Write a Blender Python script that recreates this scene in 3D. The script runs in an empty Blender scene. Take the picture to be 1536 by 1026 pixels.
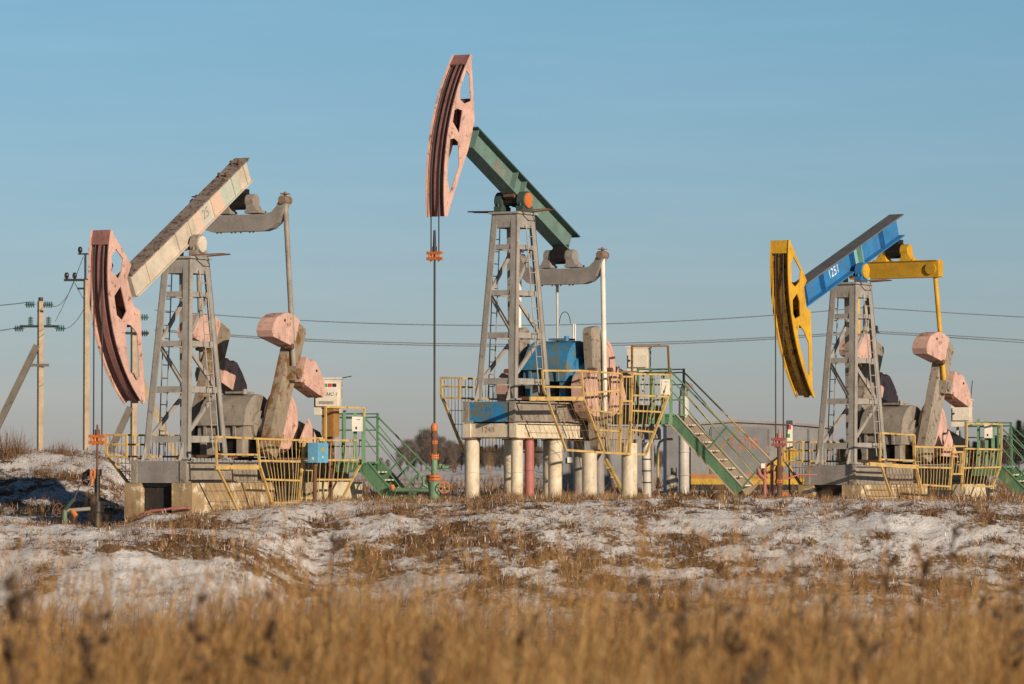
import bpy, bmesh, math, random
import numpy as np
from mathutils import Vector, Matrix
from mathutils.geometry import tessellate_polygon
random.seed(7); RNG = np.random.default_rng(11)
S = bpy.context.scene; COL = S.collection; PI = math.pi
# ------------------------------------------------------------------ camera model (used to survey positions from the photo)
FPX = 6000.0; TH = math.atan(187/6000.0); ZC = 0.833; CAM = Vector((0, 0, ZC))
def ray(px, py):
    a, b = px-768, -(py-513); c, s = math.cos(TH), math.sin(TH)
    return Vector((a, FPX*c-b*s, FPX*s+b*c))
def at(px, py, Y):
    r = ray(px, py); return CAM + r*(Y/r.y)
class Site:
    """local frame of one pumping unit: x towards the well, y towards the near side"""
    def __init__(s, a, px, py, Y):
        s.deg = a; a = math.radians(a); s.o = at(px, py, Y)
        s.u = Vector((-math.cos(a), -math.sin(a), 0)); s.v = Vector((math.sin(a), -math.cos(a), 0)); s.rz = PI + a
    def sy(s, px, py, c):                       # point on the plane local y = c
        r = ray(px, py); t = (c-(CAM-s.o).dot(s.v))/r.dot(s.v); p = CAM+r*t-s.o
        return Vector((p.dot(s.u), c, p.z))
    def sx(s, px, py, c):                       # point on the plane local x = c
        r = ray(px, py); t = (c-(CAM-s.o).dot(s.u))/r.dot(s.u); p = CAM+r*t-s.o
        return Vector((c, p.dot(s.v), p.z))
    def w(s, p): return s.o + s.u*p[0] + s.v*p[1] + Vector((0, 0, p[2]))
# ------------------------------------------------------------------ object helpers
def tag(o, label=None, cat=None, group=None, kind=None):
    for k, v in (('label', label), ('category', cat), ('group', group), ('kind', kind)):
        if v: o[k] = v
    return o
def empty(name, loc, rz=0, label=None, cat=None, group=None):
    o = bpy.data.objects.new(name, None); COL.objects.link(o); o.location = loc; o.rotation_euler = (0, 0, rz); o.empty_display_size = .3
    return tag(o, label, cat, group)
class MB:
    def __init__(s): s.v = []; s.f = []; s.sm = []
    def add(s, vs, fs, smooth=False):
        n = len(s.v); s.v += [tuple(p) for p in vs]; s.f += [tuple(i+n for i in f) for f in fs]; s.sm += [smooth]*len(fs); return s
    def box(s, c, d, M=None):
        c = Vector(c); vs = []
        for i in (-1, 1):
            for j in (-1, 1):
                for k in (-1, 1):
                    p = Vector((i*d[0]/2, j*d[1]/2, k*d[2]/2)); vs.append(c + (M @ p if M else p))
        return s.add(vs, [(0,1,3,2),(4,6,7,5),(0,4,5,1),(2,3,7,6),(0,2,6,4),(1,5,7,3)])
    def beam(s, p, q, w, h, up=(0, 0, 1)):
        p = Vector(p); q = Vector(q); d = q-p; L = d.length
        if L < 1e-6: return s
        d /= L; up = Vector(up); side = d.cross(up)
        if side.length < 1e-4: side = d.cross(Vector((1, 0, 0)))
        side.normalize(); up = side.cross(d)
        return s.box((p+q)/2, (L, w, h), Matrix((d, side, up)).transposed())
    def tube(s, pts, r, n=7, caps=True):
        pts = [Vector(p) for p in pts]; rs = r if isinstance(r, (list, tuple)) else [r]*len(pts); vs = []; fs = []; prev = None
        for i, p in enumerate(pts):
            t = (pts[min(i+1, len(pts)-1)]-pts[max(i-1, 0)]).normalized()
            if prev is None: a = t.cross(Vector((0, 0, 1)) if abs(t.z) < .9 else Vector((1, 0, 0)))
            else: a = prev - t*prev.dot(t)
            a.normalize(); b = t.cross(a); prev = a
            for k in range(n):
                w = 2*PI*k/n; vs.append(p + (a*math.cos(w)+b*math.sin(w))*rs[i])
        for i in range(len(pts)-1):
            for k in range(n): fs.append((i*n+k, i*n+(k+1) % n, (i+1)*n+(k+1) % n, (i+1)*n+k))
        s.add(vs, fs, n > 5)
        if caps: s.add(vs[:n], [tuple(range(n))]); s.add(vs[-n:], [tuple(range(n))])
        return s
    def cyl(s, p, q, r, n=18): return s.tube([p, q], r, n)
    def prism(s, loop, holes, f0, f1):
        loops = [loop]+list(holes); tris = tessellate_polygon([[Vector((a, b, 0)) for a, b in l] for l in loops])
        flat = [p for l in loops for p in l]
        s.add([f0(*p) for p in flat], tris); s.add([f1(*p) for p in flat], tris)
        for l in loops:
            n = len(l); s.add([f0(*p) for p in l]+[f1(*p) for p in l], [(i, (i+1) % n, n+(i+1) % n, n+i) for i in range(n)])
        return s
    def prism_y(s, loop, y0, y1, holes=()): return s.prism(loop, holes, lambda a, b: (a, y0, b), lambda a, b: (a, y1, b))
    def prism_x(s, loop, x0, x1, holes=()): return s.prism(loop, holes, lambda a, b: (x0, a, b), lambda a, b: (x1, a, b))
    def torus(s, c, ax, R, r, n=18, m=6):
        ax = Vector(ax).normalized(); a = ax.orthogonal().normalized(); b = ax.cross(a); c = Vector(c)
        vs = []; fs = []
        for i in range(n):
            d = a*math.cos(2*PI*i/n)+b*math.sin(2*PI*i/n)
            for k in range(m): vs.append(c+d*(R+r*math.cos(2*PI*k/m))+ax*r*math.sin(2*PI*k/m))
        for i in range(n):
            for k in range(m): fs.append((i*m+k, ((i+1) % n)*m+k, ((i+1) % n)*m+(k+1) % m, i*m+(k+1) % m))
        return s.add(vs, fs, True)
    def wheel(s, c, ax, R, r=.012):
        s.torus(c, ax, R, r); ax = Vector(ax).normalized(); a = ax.orthogonal().normalized(); b = ax.cross(a); c = Vector(c)
        for i in range(5):
            d = a*math.cos(2*PI*i/5)+b*math.sin(2*PI*i/5); s.tube([c, c+d*R], r*.8, 5)
        return s.cyl(c-ax*.03, c+ax*.03, R*.22, 8)
    def mesh(s, name):
        me = bpy.data.meshes.new(name); me.from_pydata(s.v, [], s.f); me.polygons.foreach_set('use_smooth', s.sm)
        bm = bmesh.new(); bm.from_mesh(me); bmesh.ops.remove_doubles(bm, verts=bm.verts, dist=1e-5) if False else None
        bmesh.ops.recalc_face_normals(bm, faces=bm.faces); bm.to_mesh(me); bm.free(); return me
    def build(s, name, mat, parent=None):
        me = s.mesh(name); me.materials.append(mat); o = bpy.data.objects.new(name, me); COL.objects.link(o)
        if parent: o.parent = parent
        return o
def text_part(txt, name, mat, parent, origin, ex, ey, size, slant=0, thick=.006, squeeze=1.0):
    cu = bpy.data.curves.new(name, 'FONT'); cu.body = txt; cu.size = size; cu.align_x = 'CENTER'; cu.align_y = 'CENTER'; cu.extrude = thick/2; cu.shear = slant
    t = bpy.data.objects.new(name, cu); COL.objects.link(t); bpy.context.view_layer.update()
    me = bpy.data.meshes.new_from_object(t.evaluated_get(bpy.context.evaluated_depsgraph_get())); bpy.data.objects.remove(t)
    ex = Vector(ex).normalized(); ey = Vector(ey).normalized(); ez = ex.cross(ey); R = Matrix((ex, ey, ez)).transposed(); o3 = Vector(origin)
    for v in me.vertices: v.co = o3 + R @ Vector((v.co.x*squeeze, v.co.y, v.co.z))
    me.materials.clear(); me.materials.append(mat); o = bpy.data.objects.new(name, me); COL.objects.link(o); o.parent = parent; return o
# ------------------------------------------------------------------ materials
def nt(name):
    m = bpy.data.materials.new(name); m.use_nodes = True; n = m.node_tree; return m, n, n.nodes['Principled BSDF'], n.nodes.new
def ramp(n, src, a, b, c0=(0,0,0,1), c1=(1,1,1,1)):
    r = n.nodes.new('ShaderNodeValToRGB'); r.color_ramp.elements[0].position = a; r.color_ramp.elements[1].position = b
    r.color_ramp.elements[0].color = c0; r.color_ramp.elements[1].color = c1; n.links.new(src, r.inputs[0]); return r.outputs[0]
def noise(n, vec, scale, detail=6, rough=.6):
    x = n.nodes.new('ShaderNodeTexNoise'); x.inputs['Scale'].default_value = scale; x.inputs['Detail'].default_value = detail; x.inputs['Roughness'].default_value = rough
    if vec: n.links.new(vec, x.inputs['Vector'])
    return x.outputs['Fac']
def mix(n, fac, a, b, mode='MIX'):
    x = n.nodes.new('ShaderNodeMix'); x.data_type = 'RGBA'; x.blend_type = mode
    for i, v in ((0, fac), (6, a), (7, b)):
        if hasattr(v, 'is_linked'): n.links.new(v, x.inputs[i])
        else: x.inputs[i].default_value = v if i == 0 else (*v[:3], 1)
    return x.outputs[2]
def mapped(n, src, scale, loc=(0,0,0)):
    m = n.nodes.new('ShaderNodeMapping'); m.inputs['Scale'].default_value = scale; m.inputs['Location'].default_value = loc; n.links.new(src, m.inputs[0]); return m.outputs[0]
def paint(name, base, rust=.25, dirt=.4, rough=.55, rustcol=(.13,.055,.025), patches=None, metal=0, chip=(.10,.085,.07), spot=7):
    m, n, bs, new = nt(name); tc = new('ShaderNodeTexCoord').outputs['Object']
    base = (*base, 1); dark = tuple(c*.62 for c in base[:3]); lite = tuple(min(1, c*1.12) for c in base[:3])
    c = mix(n, ramp(n, noise(n, tc, 2.2, 8, .65), .3, .7), dark, lite)
    c = mix(n, .22, c, base)
    if patches:
        sep = new('ShaderNodeSeparateXYZ'); n.links.new(tc, sep.inputs[0])
        for x0, x1, pc in patches:
            a = new('ShaderNodeMath'); a.operation = 'COMPARE'; a.inputs[1].default_value = (x0+x1)/2; a.inputs[2].default_value = abs(x1-x0)/2; n.links.new(sep.outputs[0], a.inputs[0])
            f = new('ShaderNodeMath'); f.operation = 'MULTIPLY'; n.links.new(a.outputs[0], f.inputs[0]); n.links.new(ramp(n, noise(n, tc, 5, 6), .36, .42), f.inputs[1])
            c = mix(n, f.outputs[0], c, pc)
    streak = ramp(n, noise(n, mapped(n, tc, (3.2, 3.2, .9)), 1.7, 9, .74), .50, .74)
    f = new('ShaderNodeMath'); f.operation = 'MULTIPLY'; f.inputs[1].default_value = dirt; n.links.new(streak, f.inputs[0])
    c = mix(n, f.outputs[0], c, (.13, .105, .085))
    sp = ramp(n, noise(n, tc, spot, 10, .72), .66-.22*rust, .70-.2*rust)
    f = new('ShaderNodeMath'); f.operation = 'MULTIPLY'; f.inputs[1].default_value = min(1, .35+rust); n.links.new(sp, f.inputs[0])
    c = mix(n, f.outputs[0], c, rustcol)
    sp2 = ramp(n, noise(n, mapped(n, tc, (1, 1, 1), (4, 7, 2)), 26, 6, .7), .66, .70)
    f = new('ShaderNodeMath'); f.operation = 'MULTIPLY'; f.inputs[1].default_value = min(1, rust*1.6); n.links.new(sp2, f.inputs[0])
    c = mix(n, f.outputs[0], c, chip)
    n.links.new(c, bs.inputs['Base Color']); bs.inputs['Roughness'].default_value = rough; bs.inputs['Metallic'].default_value = metal
    bs.inputs['Specular IOR Level'].default_value = .35
    b = new('ShaderNodeBump'); b.inputs['Strength'].default_value = .35; b.inputs['Distance'].default_value = .02
    n.links.new(noise(n, tc, 12, 8, .65), b.inputs['Height']); n.links.new(b.outputs[0], bs.inputs['Normal']); return m
M = dict(
 pink=paint('pink paint', (.61,.385,.325), .42, .6, spot=4), pinkdirty=paint('pink paint oil stained', (.29,.13,.115), .4, .8, rustcol=(.16,.065,.055)), pinktrack=paint('rope worn pink track', (.13,.055,.052), .3, .8, rustcol=(.06,.03,.028)),
 grey=paint('grey tower paint', (.335,.315,.29), .3, .6), greyd=paint('grey equalizer paint', (.27,.245,.23), .2, .3),
 cream=paint('cream beam paint', (.56,.49,.40), .18, .3, patches=[(-2.62,-1.78,(.42,.46,.40)),(-1.78,-1.30,(.60,.43,.34)),(-1.15,-.72,(.46,.45,.40)),(-.72,-.35,(.59,.45,.36))]),
 lichen=paint('lichen and rust on flange', (.27,.215,.185), .7, .5, rough=.95, rustcol=(.085,.06,.05), chip=(.42,.37,.32), spot=9),
 green=paint('green beam paint', (.135,.225,.20), .35, .35, rustcol=(.10,.075,.045), spot=9), greend=paint('dark green flange paint', (.045,.085,.075), .3, .2),
 blue=paint('blue beam paint', (.028,.185,.43), .3, .55, patches=[(-.52,-.1,(.20,.42,.40))]), blued=paint('blue flange paint', (.13,.14,.15), .4, .4),
 yellow=paint('yellow paint', (.62,.35,.025), .3, .6), yellowdirty=paint('yellow paint oil stained', (.26,.135,.015), .6, .75, rustcol=(.05,.03,.014)),
 ochre=paint('ochre equalizer paint', (.52,.29,.022), .15, .25),
 rail=paint('yellow rail paint', (.56,.38,.14), .5, .25, rustcol=(.16,.075,.03), spot=4), railrust=paint('rusty rail', (.22,.13,.05), .6, .3),
 white=paint('white paint', (.72,.68,.60), .08, .2), column=paint('cream column paint', (.66,.57,.43), .35, .6, rustcol=(.40,.25,.10), spot=1.6),
 cabinet=paint('cabinet paint', (.62,.56,.47), .03, .12), redcol=paint('faded red paint', (.40,.14,.12), .3, .3),
 gblue=paint('blue gearbox paint', (.025,.22,.45), .8, .7, rustcol=(.13,.16,.14), spot=4, chip=(.24,.17,.07)), gnavy=paint('shaded navy', (.012,.016,.03), .2, .2, rough=.35),  # the near-black navy stands for shade on the gear case
 gear=paint('grey gearbox paint', (.30,.265,.225), .35, .7), oil=paint('oily and shaded black steel', (.016,.014,.013), .15, .1, rough=.4),  # near-black, for oily parts and for painted shade round the gear
 crank=paint('oily crank paint', (.29,.235,.175), .65, 1.0, rustcol=(.17,.085,.03), spot=1.7, chip=(.05,.035,.025)), crankm=paint('crank paint', (.31,.27,.22), .5, .8),
 rust=paint('rusty steel', (.14,.07,.04), .6, .4, rough=.85), rope=paint('wire rope', (.035,.030,.028), .1, .1),
 orange=paint('orange paint', (.55,.17,.045), .3, .3), wellgreen=paint('green well paint', (.15,.27,.16), .45, .4), stair=paint('green stair paint', (.12,.245,.14), .25, .3),
 stairbeige=paint('worn stringer', (.48,.40,.31), .2, .2), tread=paint('tread', (.62,.54,.42), .1, .1), concrete=paint('stained concrete', (.38,.27,.15), .55, .85, rough=.95, rustcol=(.60,.52,.39), spot=2.2, chip=(.12,.08,.05)),
 paleconc=paint('pale concrete', (.58,.50,.36), .3, .6, rough=.95, rustcol=(.3,.2,.1), spot=2.5), darkconc=paint('dark oily and shaded concrete', (.035,.03,.026), .3, .3, rough=.9), pole=paint('concrete pole', (.40,.31,.215), .05, .2, rough=.9), woodpole=paint('dark pole', (.15,.13,.11), .05, .2, rough=.9),
 box=paint('light blue box paint', (.13,.37,.55), .03, .08), insul=paint('green glass insulator', (.035,.10,.085), 0, 0, rough=.2), insuld=paint('dark insulator', (.03,.022,.02), 0, 0, rough=.3),
 shed=paint('grey shed paint', (.225,.225,.23), .06, .25), shedd=paint('grey shed door paint', (.17,.17,.18), .06, .2), stripeo=paint('orange stripe', (.38,.165,.06), .3, .5), stripey=paint('yellow stripe', (.50,.31,.03), .3, .5),
 black=paint('black paint', (.02,.02,.02), 0, 0), letter_dk=paint('dark lettering', (.03,.03,.035), 0, 0), letter_w=paint('white lettering', (.78,.78,.76), .5, .3, rustcol=(.05,.2,.42), chip=(.05,.2,.42)), letter_r=paint('faded red lettering', (.40,.13,.085), .12, .1, rustcol=(.28,.27,.27)), letter_f=paint('faint lettering', (.30,.22,.17), .3, 0),
 letter_b=paint('faded brown lettering', (.36,.27,.22), .5, 0), signred=paint('sign red', (.5,.05,.05), 0, 0), signgreen=paint('sign green', (.03,.28,.10), 0, 0), brown=paint('brown box paint', (.36,.19,.06), .3, .3), purple=paint('purple shadowed paint', (.30,.19,.24), .3, .3),
 weedhead=paint('dark dead weed', (.085,.052,.03), 0, 0, rough=.9), clod=paint('dark earth', (.10,.058,.032), .3, .2, rough=1), bossy=paint('rusty boss', (.24,.17,.13), .6, .4), wire=paint('aluminium wire', (.10,.10,.10), 0, 0, rough=.5), silver=paint('silver pipe paint', (.55,.51,.46), .1, .3, rough=.4))
# ------------------------------------------------------------------ terrain
def vnoise(x, y, seed):
    xi = np.floor(x).astype(np.int64); yi = np.floor(y).astype(np.int64); fx = x-xi; fy = y-yi
    fx = fx*fx*(3-2*fx); fy = fy*fy*(3-2*fy)
    def h(a, b):
        n = (a*374761393 + b*668265263 + seed*982451653) & 0xffffffff; n = ((n ^ (n >> 13))*1274126177) & 0xffffffff
        return ((n ^ (n >> 16)) & 0xffff)/65535.0
    return (h(xi,yi)*(1-fx)+h(xi+1,yi)*fx)*(1-fy)+(h(xi,yi+1)*(1-fx)+h(xi+1,yi+1)*fx)*fy
def fbm(x, y, seed, o=4, g=.5):
    t = np.zeros_like(x, dtype=float); a = 1.; tot = 0
    for i in range(o): t += a*vnoise(x*2**i, y*2**i, seed+i); tot += a; a *= g
    return t/tot
def sstep(a, b, x): t = np.clip((x-a)/(b-a), 0, 1); return t*t*(3-2*t)
def height(x, y, fine=True):
    x = np.asarray(x, float); y = np.asarray(y, float)
    near = -.80 - 1.6*sstep(31, 58, y)                      # grass verge where the photographer stands, then down to the field
    right = sstep(-6.2, -4.2, x)
    top = -.62*(1-right) + (.0-.05*sstep(6, 9, x))*right
    top = top + .32*sstep(92, 104, y)*(1-right)
    top = top + .40*sstep(-9.2, -8.0, x)*(1-right)*sstep(89.6, 91.5, y)*(1-sstep(98, 104, y)) # ground rises round the left foundation
    y0 = 80+3*right+1.3*(fbm(x*.25+3, y*0+1, 5)-.5); y1 = 89.5+4*right+2.2*(fbm(x*.22+9, y*0+2, 6)-.5)
    m = sstep(0, 1, (y-y0)/(y1-y0))
    z = near*(1-m)+top*m
    back = sstep(108, 124, y); z = z*(1-back)+0.02*back
    bank = sstep(-9.0, -11.2, x)*sstep(102.5, 110, y)*(1-sstep(114, 124, y)); z = z+bank*(1.36+.25*(fbm(x*.5, y*.3, 9)-.5))
    if fine:
        act = sstep(60, 74, y)*(1-sstep(110, 140, y)); flat = sstep(92, 97, y)*right
        z = z + act*(.36*(fbm(x*.33, y*.33, 21, 3)-.5)*(1-.8*flat) + .20*(fbm(x*1.5, y*1.5, 31, 4)-.5)*(1-.5*flat))
        z = z + act*.10*(fbm(x*4.6, y*4.6, 41, 3)-.5)
        far = sstep(125, 200, y); z = z + far*.5*(fbm(x*.03, y*.03, 51, 3)-.5) + (1-act)*(1-far)*.12*(fbm(x*.8, y*.8, 61)-.5)
    return z
def hz(x, y): return float(height(np.array([x]), np.array([y]))[0])
def cover(x, y):                                            # 0 = snow, 1 = thick dead weeds
    right = sstep(-6.5, -3.5, x)
    v = fbm(x*.42+5, y*.75, 71, 5, .7)*.6 + fbm(x*2.4, y*3.4, 81, 3)*.4
    slope = sstep(82.5, 86.5, y)*(1-sstep(91.5, 95, y))*right
    bankp = sstep(-8.8, -9.6, x)*sstep(100.5, 102, y)*(1-sstep(105.5, 108, y))
    dip = sstep(-9.8, -8.6, x)*(1-sstep(-3.6, -2.0, x))*sstep(80, 81.5, y)*(1-sstep(85, 86.5, y))
    ledge = sstep(84, 86.5, y)*(1-sstep(90, 91.5, y))*(1-right)*sstep(-11, -8, x)
    return np.clip(sstep(.37, .73, v+.08*slope+.08*ledge+.13*bankp-.17*dip-.065), 0, 1)
def axis(parts):
    out = [parts[0][0]]
    for a, b, n in parts: out += list(a+(b-a)*np.arange(1, n+1)/n)
    return np.array(out)
def build_ground():
    xs = axis([(-3000,-400,12),(-400,-60,20),(-60,-17,36),(-17,17,270),(17,60,36),(60,400,20),(400,3000,12)])
    ys = axis([(-60,8,8),(8,72,90),(72,102,270),(102,130,90),(130,300,60),(300,6000,40)])
    X, Y = np.meshgrid(xs, ys); Z = height(X, Y); nx, ny = len(xs), len(ys)
    co = np.stack([X, Y, Z], -1).reshape(-1, 3); i = np.arange(nx*ny).reshape(ny, nx)
    q = np.stack([i[:-1,:-1], i[:-1,1:], i[1:,1:], i[1:,:-1]], -1).reshape(-1, 4)
    o = raw_mesh('ground', co, q, M_ground, np.repeat(cover(X, Y).reshape(-1, 1), 3, 1)); o.data.polygons.foreach_set('use_smooth', [True]*len(q)); return tag(o, kind='structure')
def raw_mesh(name, co, faces, mat, colors=None):
    me = bpy.data.meshes.new(name); k = faces.shape[1]; nf = len(faces)
    me.vertices.add(len(co)); me.vertices.foreach_set('co', co.astype(np.float32).ravel())
    me.loops.add(nf*k); me.loops.foreach_set('vertex_index', faces.astype(np.int32).ravel())
    me.polygons.add(nf); me.polygons.foreach_set('loop_start', np.arange(0, nf*k, k, dtype=np.int32)); me.polygons.foreach_set('loop_total', np.full(nf, k, np.int32))
    if colors is not None:
        a = me.color_attributes.new('Col', 'FLOAT_COLOR', 'POINT'); c4 = np.ones((len(co), 4), np.float32); c4[:, :3] = colors; a.data.foreach_set('color', c4.ravel())
    me.update(calc_edges=True); me.validate(); me.materials.append(mat); o = bpy.data.objects.new(name, me); COL.objects.link(o); return o
def ground_material():
    m, n, bs, new = nt('snow and dead grass'); tc = new('ShaderNodeTexCoord').outputs['Object']
    at_ = new('ShaderNodeAttribute'); at_.attribute_name = 'Col'
    fine = noise(n, tc, 5, 10, .72); fine2 = noise(n, mapped(n, tc, (1, .8, 1)), 9, 8, .8)
    def madd(x, k, y):
        q = new('ShaderNodeMath'); q.operation = 'MULTIPLY_ADD'; q.inputs[1].default_value = k; n.links.new(x, q.inputs[0])
        if hasattr(y, 'is_linked'): n.links.new(y, q.inputs[2])
        else: q.inputs[2].default_value = y
        return q.outputs[0]
    f = ramp(n, madd(at_.outputs['Fac'], .30, madd(fine, .55, madd(fine2, .85, 0))), .775, .90)
    soil = mix(n, ramp(n, noise(n, tc, 9, 8, .7), .35, .65), (.055,.030,.016), (.25,.15,.08))
    snow = mix(n, noise(n, tc, 3, 4), (.62,.61,.62), (.84,.83,.84))
    c = mix(n, f, snow, soil); n.links.new(c, bs.inputs['Base Color']); bs.inputs['Roughness'].default_value = .85; bs.inputs['Specular IOR Level'].default_value = .15
    bp = new('ShaderNodeBump'); bp.inputs['Strength'].default_value = .8; bp.inputs['Distance'].default_value = .08; n.links.new(noise(n, tc, 14, 8, .7), bp.inputs['Height']); n.links.new(bp.outputs[0], bs.inputs['Normal'])
    return m
M_ground = ground_material()
def attr_mat(name, rough=.8, trans=.25):
    m, n, bs, new = nt(name); a = new('ShaderNodeAttribute'); a.attribute_name = 'Col'; n.links.new(a.outputs['Color'], bs.inputs['Base Color'])
    bs.inputs['Roughness'].default_value = rough; bs.inputs['Specular IOR Level'].default_value = .15
    t = new('ShaderNodeBsdfTranslucent'); n.links.new(a.outputs['Color'], t.inputs[0]); mx = new('ShaderNodeMixShader'); mx.inputs[0].default_value = trans
    n.links.new(bs.outputs[0], mx.inputs[1]); n.links.new(t.outputs[0], mx.inputs[2]); n.links.new(mx.outputs[0], n.nodes['Material Output'].inputs[0]); return m
M_grass = attr_mat('dead grass'); M_twig = attr_mat('bare twigs', .9, .05)
build_ground()
def blades(P, L, lean, az, W, curl=.6, seg=3):
    """curved tapering blades; P roots (n,3), returns verts, tri/quad faces, blade index per vertex"""
    n = len(P); d = np.stack([np.cos(az), np.sin(az), np.zeros(n)], -1); vs = []
    wa = az+PI/2+RNG.uniform(-.9, .9, n); wd = np.stack([np.cos(wa), np.sin(wa), np.zeros(n)], -1)
    for k in range(seg+1):
        t = k/seg; ang = lean*(.35+curl*t); h = np.cos(ang)*L*t; r = np.sin(ang)*L*t
        c = P + d*r[:, None] + np.array([0, 0, 1])*h[:, None]; w = (W*(1-.82*t))[:, None]*wd
        vs += [c-w, c+w]
    V = np.stack(vs, 1).reshape(-1, 3); m = 2*(seg+1); base = (np.arange(n)*m)[:, None]
    F = np.concatenate([base+np.array([[2*k, 2*k+1, 2*k+3, 2*k+2]]) for k in range(seg)], 0)
    return V, F, np.repeat(np.arange(n), m)
class Stuff:
    def __init__(s): s.V = []; s.F = []; s.C = []; s.n = 0
    def add(s, V, F, C): s.V.append(V); s.F.append(F+s.n); s.C.append(C); s.n += len(V)
    def build(s, name, mat): return raw_mesh(name, np.concatenate(s.V), np.concatenate(s.F), mat, np.concatenate(s.C))
def tints(n, pal, var=.25):
    pal = np.array(pal); c = pal[RNG.integers(0, len(pal), n)]; return np.clip(c*(1+RNG.uniform(-var, var, (n, 1))), .004, 1)
STRAW = [(.50,.265,.085),(.60,.36,.135),(.35,.175,.055),(.66,.45,.20),(.20,.095,.035)]
BROWN = [(.20,.095,.04),(.26,.13,.055),(.11,.055,.028),(.33,.18,.08),(.21,.095,.035),(.38,.24,.12)]
def verge_grass():
    st = Stuff(); n = 46000
    y = 9+(33-9)*RNG.random(n)**.9; x = RNG.uniform(-1, 1, n)*(2.6+y*.155)
    keep = fbm(x*1.6, y*1.1, 91) + RNG.uniform(-.12, .12, n) > .40+.10*sstep(24, 33, y); x, y = x[keep], y[keep]; n = len(x)
    P = np.stack([x, y, height(x, y)-.02], -1); hv = .80+.75*(fbm(x*1.3, y*.8, 95)-.5)
    L = hv*RNG.uniform(.55, 1.2, n)*np.where(RNG.random(n) < .10, 1.55, 1); wind = .25+RNG.normal(0, .9, n)
    V, F, I = blades(P, L, RNG.uniform(.08, .55, n), wind, RNG.uniform(.0022, .0055, n), .9, 4); C = tints(n, STRAW)*(.10+1.35*fbm(x*1.9+4, y*.9, 97, 3))[:, None]; st.add(V, F, C[I])
    k = RNG.random(n) < .5                                   # feathery seed heads on half of the stems
    ang = RNG.uniform(0, 2*PI, k.sum()); tip = V.reshape(n, -1, 3)[k][:, -1]
    for j in range(7):
        m = k.sum(); V2, F2, I2 = blades(tip-np.array([0,0,1])*RNG.uniform(0, .14, (m, 1)), RNG.uniform(.04, .1, m), RNG.uniform(.2, 1.1, m), ang+RNG.uniform(-1.6, 1.6, m), RNG.uniform(.0025, .005, m), .7, 1)
        st.add(V2, F2, tints(m, [(.46,.26,.10),(.30,.155,.06),(.58,.38,.17)])[I2])
    for j in range(2):                                       # leaves low on the stems
        V3, F3, I3 = blades(P+RNG.normal(0, .03, P.shape)*np.array([1,1,0]), L*RNG.uniform(.35, .7, n), RNG.uniform(.5, 1.3, n), RNG.uniform(0, 2*PI, n), RNG.uniform(.002, .005, n), .9, 2); st.add(V3, F3, tints(n, STRAW)[I3])
    tag(st.build('tall_grass', M_grass), 'tall dry golden grass filling the bottom of the picture', 'grass', kind='stuff')
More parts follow.
